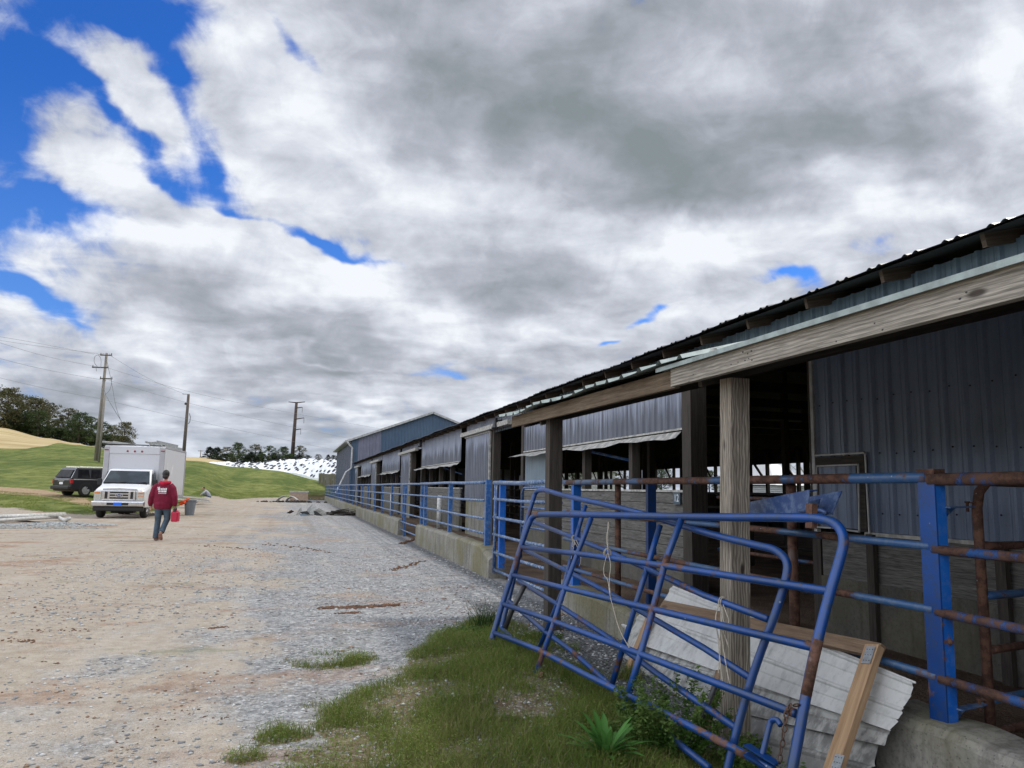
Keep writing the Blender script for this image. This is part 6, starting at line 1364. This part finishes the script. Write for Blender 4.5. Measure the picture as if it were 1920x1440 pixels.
for s in (-1, 1):
    for (y0, y1) in ((-.52, .25), (.33, 1.05), (1.13, 1.9)):
        MB().add([(s*.862, y0, 1.12), (s*.862, y1, 1.12), (s*.755, y1-.05 if y1 < 1.5 else 1.55, 1.62), (s*.755, y0+.05, 1.62)], [(0, 1, 2, 3) if s > 0 else (3, 2, 1, 0)]).build('side_window', M['tint'], sv_, world=False)
    rbox((s*.80-.10, -.975, .78), (s*.80+.115, -.80, 1.03), 'red', 'tail_light', sv_, .02); MB().tube([(s*.66, -.35, 1.77), (s*.66, 1.2, 1.80)], .022, 6).build('roof_rail', M['silver'], sv_, world=False)
    MB().beam((s*.80, -.90, 1.08), (s*.69, -.56, 1.68), .03, .04).build('pillar_trim', M['silver'], sv_, world=False)
    for y in (0, 2.69): 
        wheel(sv_, s*.80, y, .37, .24)
        MB().loft([[(s*.935, y+math.cos(a)*rr, .37+math.sin(a)*rr) for a in np.linspace(R(-12), R(192), 16)] for rr in (.39, .47)], cap=False).build('wheel_arch', M['grillblack'], sv_, world=False)
    rbox((s*.98-.07, 1.75, 1.05), (s*.98+.07, 1.85, 1.22), 'blackpaint', 'mirror', sv_, .03)
rbox((-.88, -1.10, .42), (.88, -.90, .64), 'grillblack', 'rear_bumper', sv_, .05); pz = rbox((-.17, -.993, .72), (.17, -.975, .86), 'ink', 'licence_plate', sv_, 0); rbox((-.3, -1.0, .90), (.3, -.97, .93), 'chrome', 'tailgate_handle', sv_, .005)
# --- grey rubbish can with orange cloth
cc = onZ(355, 966); rr_ = .27
can = thing('rubbish_can', 'grey ribbed plastic rubbish can standing on the lane right of the walking person', 'bin', (cc[0], cc[1], 0))
m_ = MB(); n = 40; m_.loft([[(math.cos(a)*(r_-.008*(k % 2)), math.sin(a)*(r_-.008*(k % 2)), z) for k, a in enumerate(np.linspace(0, 2*math.pi, n, endpoint=False))] for r_, z in ((.20, 0), (.205, .02), (.265, .68), (.29, .69), (.29, .735), (.27, .74), (.25, .72), (.2, .3))]); m_.build('can_body', M['can'], can, world=False)
for s in (-1, 1): rbox((s*.30-.03, -.06, .60), (s*.30+.03, .06, .66), 'can', 'handle', can, .01)
m_ = MB(); random.seed(4)
for i in range(12): m_.ball((-.22+random.uniform(-.17, .16), -.20+random.uniform(-.12, .12), .74+random.uniform(-.22, .12)-.1*(i > 7)), (random.uniform(.05, .1), .05, random.uniform(.04, .09)), 8, 6, jit=.25)
oc = m_.build('orange_cloth', M['orange'], None, smooth=True); oc.location = (cc[0], cc[1], 0); rmz = oc.modifiers.new('r', 'REMESH'); rmz.mode = 'VOXEL'; rmz.voxel_size = .02; tag(oc, 'crumpled orange cloth draped over the left rim of the grey rubbish can', 'cloth')
# --- long white boards behind the can
def slab(label, pts, name='board', mat='pvc', th=.03, wd=.3, cat='board', grp=None):
    a, b_ = [np.array(q, float) for q in pts]; o = MB().beam(a, b_, wd, th).build(name, M[mat], None, loc=tuple((a+b_)/2)); return tag(o, label, cat, grp)
GBD = 'long white boards laid out behind the rubbish can'
q = [onR(336, 931, 56), onR(382, 935, 62)]; slab('long white board at the back, its right end by the crouching person', (q[0], q[1]), wd=.5, th=.12, grp=GBD)
q = [onR(338, 936, 50), onR(392, 941, 54)]; slab('long white board nearest the rubbish can', (q[0], q[1]), wd=.3, th=.1, grp=GBD)
q = [onR(355, 937, 54), onR(388, 938, 58)]; slab('grey board between the two long white ones', (q[0], q[1]), wd=.35, th=.06, mat='ladder', grp=GBD)
# --- gutter pieces at the left
def gutter(label, pts, rr, mat='pvc', bend=True, sq=None, name='gutter_piece'):
    P = [onZ(x, y, z) for x, y, z in pts]
    if bend: P = rnd(P)
    o = MB().tube(P, rr, 10, sq=sq).build(name, M[mat], None, smooth=True, loc=tuple(np.mean(P, 0))); return tag(o, label, 'gutter', 'scrap gutter pieces left of the lane')
gutter('long wide white gutter length lying at the back of the scrap', [(-30, 971, .2), (121, 965, .22)], .095, bend=False, sq=(1, 1))
gutter('white down pipe with an elbow and hooked end in front of the gutter', [(-20, 977, .1), (55, 972, .14), (108, 969, .14), (114, 972, .1), (122, 977, .02), (130, 972, .16)], .065)
gutter('thin dark bar lying in front of the white gutter pieces', [(-10, 969, .08), (25, 975, .05), (75, 980, .0)], .035, mat='insul', bend=False, name='metal_bar')
gutter('short dark flat bar at the left edge in front of the gutters', [(0, 975, .12), (12, 977, .0)], .05, mat='insul', bend=False, name='metal_bar')
# pale stone spill by the gutters
def heap(name, label, c, ax, ay, h, mat, cat, n=60, size=.05, kind='stuff'):
    m_ = MB()
    for i in range(n):
        a = random.uniform(0, 6.28); q = random.random()**.6; x, y = c[0]+math.cos(a)*ax*q, c[1]+math.sin(a)*ay*q; s = size*random.uniform(.5, 1.4)
        m_.ball((x, y, g1(x, y)+h*(1-q)*random.random()+s*.15), (s, s, s*.55), 6, 4, jit=.35)
    tag(m_.build(name, mat, None), label, cat, kind=kind)
heap('stone_spill', 'spill of pale blue-grey crushed stone in front of the white gutter pieces', onZ(105, 985), 1.9, .75, .10, plain('pale_stone', (.36, .375, .38), .9, var=.25, scale=30), 'gravel', 900, .045)
heap('stone_spill', 'thin spread of pale stone left of the stone spill at the left edge', onZ(45, 990), 2.4, .7, .03, plain('pale_stone2', (.33, .335, .32), .9, var=.25, scale=30), 'gravel', 500, .035)
# --- torn metal pile in the lane
GD = 'torn metal scraps piled on the lane'
def scrap(label, poly, zs_, mat, r=None, th=.02):
    P = []
    for (x, y), z in zip(poly, zs_):
        P.append(onZ(x, y, z) if r is None else onR(x, y, r))
    k = len(P); c = sum(P)/k; m_ = MB(); m_.add(P, [tuple(range(k))]); o = m_.build('metal_scrap', M[mat], None, loc=tuple(c)); s_ = o.modifiers.new('s', 'SOLIDIFY'); s_.thickness = th; return tag(o, label, 'scrap', GD)
RD = 41.5
scrap('upright folded white scrap standing highest in the pile', [(580, 964), (586, 944.5), (592, 948), (589, 965)], [0]*4, 'pvc', RD)
scrap('dark back face behind the upright white scrap', [(576, 955), (586, 944.5), (580, 964), (573, 962)], [0]*4, 'ladder', RD+.2)
scrap('large grey sheet bent down to the right of the upright scrap', [(590, 957), (598, 952.5), (612, 960), (611, 968), (600, 964)], [0]*5, 'trim_old', RD+.2)
scrap('black sheet imitating the shade in the hollow below the grey bent sheet', [(588, 958), (592, 958), (606, 967.5), (590, 966)], [0]*4, 'insul', RD-.1)  # black sheet put in as the shade of the hollow
scrap('brown scrap raised at the left end of the pile', [(537, 962), (546, 956), (552, 959), (544, 963)], [0]*4, 'brush', RD)
scrap('white curved scrap lying flat at the left front of the pile', [(536, 964), (545, 966), (556, 964.5), (553, 967), (541, 967)], [0]*5, 'pvc', RD-.4)
scrap('grey twisted strip standing left of the centre of the pile', [(555, 966), (560, 956), (565, 951), (566, 957), (562, 965)], [0]*5, 'trim_old', RD)
scrap('pale blue flat sheet at the front centre of the pile', [(562, 964), (570, 963), (583, 967), (574, 968.5), (563, 967.5)], [0]*5, 'siding_blue', RD-.5)
scrap('dark grey flat piece behind the pale blue sheet', [(562, 960), (576, 958), (582, 965), (568, 965)], [0]*4, 'insul', RD)
scrap('small white piece at the foot of the upright scrap', [(586, 965), (592, 966), (594, 968.5), (587, 968)], [0]*4, 'pvc', RD-.5)
m_ = MB(); c = onZ(640, 966)
for i in range(70):
    a = random.uniform(0, 6.28); q = random.random()**.6; x = c[0]+random.gauss(0, .62); y = c[1]+random.gauss(0, .45); L = random.uniform(.2, .55); zz = max(.02, .28*(1-abs(x-c[0])/1.3))*random.random(); th = random.uniform(-.5, .5)+(0 if random.random() < .7 else 1.5)
    m_.beam((x-math.cos(th)*L, y-math.sin(th)*L, zz), (x+math.cos(th)*L, y+math.sin(th)*L, zz+random.uniform(-.04, .12)), random.uniform(.03, .1), random.uniform(.015, .04))
tag(m_.build('rotten_board_pile', M['brush'], None, loc=(c[0], c[1], 0)), 'low pile of dark rotten boards and brush against the kerb wall', 'debris pile', kind='stuff')
# white curved liner, carton and rubble farther away
m_ = MB(); c = onR(548, 938, 76); ex = V3(math.cos(YAW-.2), -math.sin(YAW-.2), 0)
for k, (s, h) in enumerate(((1., 1.), (.55, .8))):
    P = [c+ex*(t*2.0-1.5+.3*k)*s+V3(0, -.1-.4*k, (.52*math.sin(min(1, max(0, t))*math.pi)**.7)*h-.05) for t in np.linspace(0, 1, 12)]
    m_.strip(P, [p+V3(.2, .9, -.05) for p in P])
o = m_.build('bent_liner', M['pvc'], None, smooth=True, loc=tuple(c)); s_ = o.modifiers.new('s', 'SOLIDIFY'); s_.thickness = .04; tag(o, 'bent white liner arched over the ground left of the carton', 'scrap')
c = onR(560, 939, 78); bxo = rbox((-.85, -.3, 0), (.85, .5, .82), 'cardboard', 'carton', None, .02); bxo.location = tuple(c); tag(bxo, 'tan carton box standing at the far end of the lane beside the lawn', 'box'); MB().box((-.9, -.34, .8), (.9, .52, .93)).build('lid', M['trim'], bxo, world=False)
heap('rubble_spill', 'dark rubble and sticks strewn around the carton at the end of the lane', onR(552, 940.5, 74), 3.4, .8, .15, M['brush'], 'rubble', 90, .12)
heap('rubble_spill', 'brown sticks between the carton and the end of the kerb wall', onR(590, 936, 84), 1.8, .8, .2, M['lumber_old'], 'rubble', 40, .14)
q = onR(590, 934.5, 84); slab('weathered timber lying between the carton and the rails', (q+V3(-2, 0, .25), q+V3(3.2, 1, .3)), mat='lumber_old', name='timber', th=.2, wd=.3, cat='timber')
# ------------------------------------------------------------------ people
def organic(name, chains, mat, par, voxel=.012, balls=(), smooth_it=6):
    mb = MB()
    for pts, rs, *sq in chains: mb.tube(pts, rs, 14, sq=sq[0] if sq else None)
    for c, r in balls: mb.ball(c, r, 14, 10)
    o = mb.build(name, M[mat], par, smooth=True, world=False); r_ = o.modifiers.new('r', 'REMESH'); r_.mode = 'VOXEL'; r_.voxel_size = voxel; r_.use_smooth_shade = True
    s_ = o.modifiers.new('s', 'SMOOTH'); s_.iterations = smooth_it; s_.factor = .5; return o
def hand(c, fwd, palm, s=1., curl=.6):
    """palm plus five bent fingers; returns chains"""
    c = V3(*c); f = V3(*fwd); f /= np.linalg.norm(f); n = V3(*palm); n /= np.linalg.norm(n); side = np.cross(f, n); out = [([c-f*.01, c+f*.05*s, c+f*.085*s], [.024*s, .036*s, .034*s], (1, .55))]
    for k, (o_, L) in enumerate(((-.030, .062), (-.010, .072), (.010, .068), (.029, .052))):
        b = c+f*.085*s+side*o_*s; m_ = b+(f*math.cos(curl*.7)+n*math.sin(curl*.7))*L*.5*s; e = m_+(f*math.cos(curl*1.9)+n*math.sin(curl*1.9))*L*.55*s; out.append(([b-f*.02, b, m_, e], [.010*s, .010*s, .009*s, .0075*s]))
    b = c+f*.03*s-side*.034*s; out.append(([b+side*.012, b, b+(f*.7-side*.5+n*.4)*.035*s, b+(f*.9+n*.6)*.062*s], [.012*s, .012*s, .0105*s, .008*s])); return out
pc = onZ(300, 1013.5)
# walking away (+Y); local origin on the ground below the hips
pw = thing('person', 'person in a maroon hooded sweatshirt and jeans walking away with a red jug', 'person', (pc[0], pc[1], g1(pc[0], pc[1])), R(-9)); pw.scale = (.99, 1.02, 1.04)
Hp = .96
ch = [([(-.02, .02, .98), (-.02, .0, 1.2), (-.01, .02, 1.40)], [.14, .15, .12], (1.2, .75)), ([(0, .01, 1.40), (.01, .03, 1.54)], [.06, .055]),
      ([(-.085, 0, .96), (-.10, .03, .52), (-.105, .02, .10)], [.085, .055, .04]), ([(.085, 0, .96), (.12, .05, .55), (.07, -.22, .20)], [.085, .055, .04]),
      ([(-.19, .01, 1.40), (-.27, -.03, 1.12), (-.30, .03, .87)], [.05, .042, .03]), ([(.19, .01, 1.40), (.28, -.02, 1.12), (.30, .02, .87)], [.05, .042, .03])]
ch += hand((-.305, .04, .85), (-.05, .12, -1), (.9, .2, 0), 1., .7); ch += hand((.30, .02, .86), (0, .05, -1), (-1, 0, 0), 1., 1.3)
organic('body', ch, 'skin', pw, .008, [((.012, .045, 1.665), (.078, .095, .115)), ((.012, .145, 1.655), (.014, .018, .02)), ((-.068, .04, 1.66), (.012, .02, .03)), ((.092, .04, 1.66), (.012, .02, .03)), ((.012, .122, 1.61), (.028, .015, .01)), ((.012, .06, 1.575), (.05, .06, .035))], 3)
for s in (-1, 1): MB().ball((.012+s*.03, .134, 1.675), .011, 8, 6).build('eye', M['insul'], pw, world=False)
organic('hair', [([(.012, .03, 1.66), (.012, .02, 1.72)], [.09, .085])], 'hair', pw, .01, [((.012, .022, 1.695), (.092, .10, .105)), ((.012, -.02, 1.62), (.078, .06, .06))], 2)
organic('hooded_sweatshirt', [([(0, .0, .80), (0, .0, .86), (0, -.01, 1.05), (0, -.015, 1.28), (0, .0, 1.41), (.01, .0, 1.47)], [.185, .215, .215, .205, .165, .09], (1.14, .72)),
    ([(-.15, .0, 1.40), (-.235, -.02, 1.32), (-.29, -.045, 1.12), (-.325, .0, .95), (-.325, .025, .87)], [.085, .085, .08, .068, .048]), ([(.15, .0, 1.40), (.235, -.01, 1.32), (.295, -.03, 1.12), (.31, -.0, .96), (.305, .02, .88)], [.085, .085, .08, .07, .05])], 'maroon', pw, .012, [((0, -.03, .93), (.225, .15, .10)), ((-.09, -.09, 1.02), (.1, .06, .06)), ((.08, -.09, .98), (.1, .07, .05))], 5)
organic('hood', [([(-.115, .0, 1.47), (-.06, -.085, 1.465), (.02, -.105, 1.455), (.09, -.08, 1.465), (.135, .0, 1.475), (.09, .09, 1.46), (.01, .11, 1.44), (-.08, .08, 1.46), (-.115, .0, 1.47)], [.045, .05, .055, .05, .045, .03, .03, .03, .045])], 'redhood', pw, .01, [((.01, -.085, 1.43), (.09, .04, .06))], 3)
organic('jeans', [([(-.085, .0, .92), (-.10, .01, .75), (-.105, .03, .50), (-.11, .0, .25), (-.105, -.01, .06)], [.115, .10, .078, .075, .085]), ([(.085, .0, .92), (.115, .02, .75), (.125, .05, .54), (.10, -.08, .38), (.075, -.19, .22)], [.115, .10, .08, .073, .078])], 'jeans', pw, .012, [((0, .0, .90), (.18, .13, .12))], 5)
organic('boot', [([(-.105, -.05, .045), (-.105, .05, .045), (-.105, .16, .035)], [.05, .05, .038], (1, .8))], 'shoe', pw, .01, (), 3)
organic('boot', [([(.072, -.245, .20), (.075, -.225, .12), (.085, -.17, .035)], [.045, .052, .04], (1.05, .75))], 'shoe', pw, .01, (), 3)
pr = MB(); random.seed(11)
def dab(x, z, w, h, sk=0.): pr.add([(x, -.176, z), (x+w, -.176, z), (x+w+sk, -.176, z+h), (x+sk, -.176, z+h)], [(0, 1, 2, 3)])
for i in range(3): dab(-.115+i*.022, 1.325+.004*i, .018, .028)                       # small script upper left
for i, w in enumerate((.034, .026, .03, .03, .028, .034)): dab(-.105+i*.039, 1.275, w, .052+.006*(i % 2))
for i, w in enumerate((.03, .022, .038, .03, .036, .03)): dab(-.085+i*.035, 1.222, w, .044)
for i in range(11): dab(-.085+i*.019, 1.185, .012, .018)
pr.build('back_print', M['ink'], pw, world=False)
# red jug in the right hand
jg = thing('jug', 'red plastic jug with a black handle held in the right hand of the walking person', 'jug', (0, 0, 0)); c = Matrix.Translation(pw.location) @ Matrix.Rotation(R(-9), 4, 'Z') @ Vector((.335, .02, .50)); jg.location = c; jg.rotation_euler = (0, 0, R(-9))
rbox((-.09, -.11, 0), (.09, .11, .27), 'redcan', 'jug_body', jg, .035, 3); rbox((-.06, -.08, .265), (.06, .08, .30), 'redcan', 'jug_shoulder', jg, .02)
MB().tube(rnd([(0, -.07, .29), (-.01, -.06, .36), (-.015, 0, .385), (-.01, .06, .36), (0, .07, .29)]), .016, 8).build('handle', M['insul'], jg, world=False, smooth=True); MB().tube([(0, -.08, .28), (0, -.085, .335)], .028, 12).build('cap', M['insul'], jg, world=False)
# crouching worker at the edge of the lawn
cp_ = onR(387, 938, 70); cw = thing('person', 'person in a light grey hooded top crouching at the lawn edge over the boards', 'person', (cp_[0], cp_[1], cp_[2]), R(100))
ch = [([(0, -.15, .32), (0, .02, .62), (0, .14, .80)], [.13, .14, .10]), ([(0, .15, .80), (0, .22, .92)], [.055, .05]), ([(-.1, -.15, .30), (-.14, .25, .42), (-.12, .18, .05)], [.08, .055, .04]), ([(.1, -.15, .30), (.14, .28, .40), (.12, .2, .05)], [.08, .055, .04]), ([(-.17, .12, .78), (-.2, .32, .58), (-.12, .5, .42)], [.05, .04, .03]), ([(.17, .12, .78), (.2, .34, .56), (.1, .52, .4)], [.05, .04, .03])]
ch += hand((-.12, .5, .42), (.1, .8, -.5), (0, -.4, -1), 1., .7)+hand((.1, .52, .40), (-.1, .8, -.5), (0, -.4, -1), 1., .7)
organic('body', ch, 'skin', cw, .012, [((0, .30, 1.0), (.08, .1, .11)), ((0, .40, .97), (.015, .02, .02))], 3)
organic('hair', [([(0, .27, 1.02), (0, .26, 1.06)], [.09, .08])], 'hair', cw, .012, [((0, .27, 1.03), (.088, .1, .09))], 2)
organic('hooded_top', [([(0, -.2, .30), (0, -.12, .5), (0, .04, .68), (0, .15, .83)], [.17, .20, .19, .11], (1.1, .85)), ([(-.14, .1, .78), (-.22, .25, .62), (-.15, .44, .47)], [.08, .075, .055]), ([(.14, .1, .78), (.22, .27, .60), (.13, .46, .45)], [.08, .075, .055])], 'greyshirt', cw, .016, (), 4)
organic('trousers', [([(-.1, -.18, .28), (-.15, .24, .43), (-.12, .15, .08)], [.12, .085, .06]), ([(.1, -.18, .28), (.15, .27, .41), (.12, .17, .08)], [.12, .085, .06])], 'jeans', cw, .016, [((0, -.2, .30), (.19, .15, .14))], 4)
for s in (-1, 1): organic('boot', [([(s*.12, .1, .05), (s*.12, .28, .04)], [.055, .045])], 'shoe', cw, .012, (), 2)
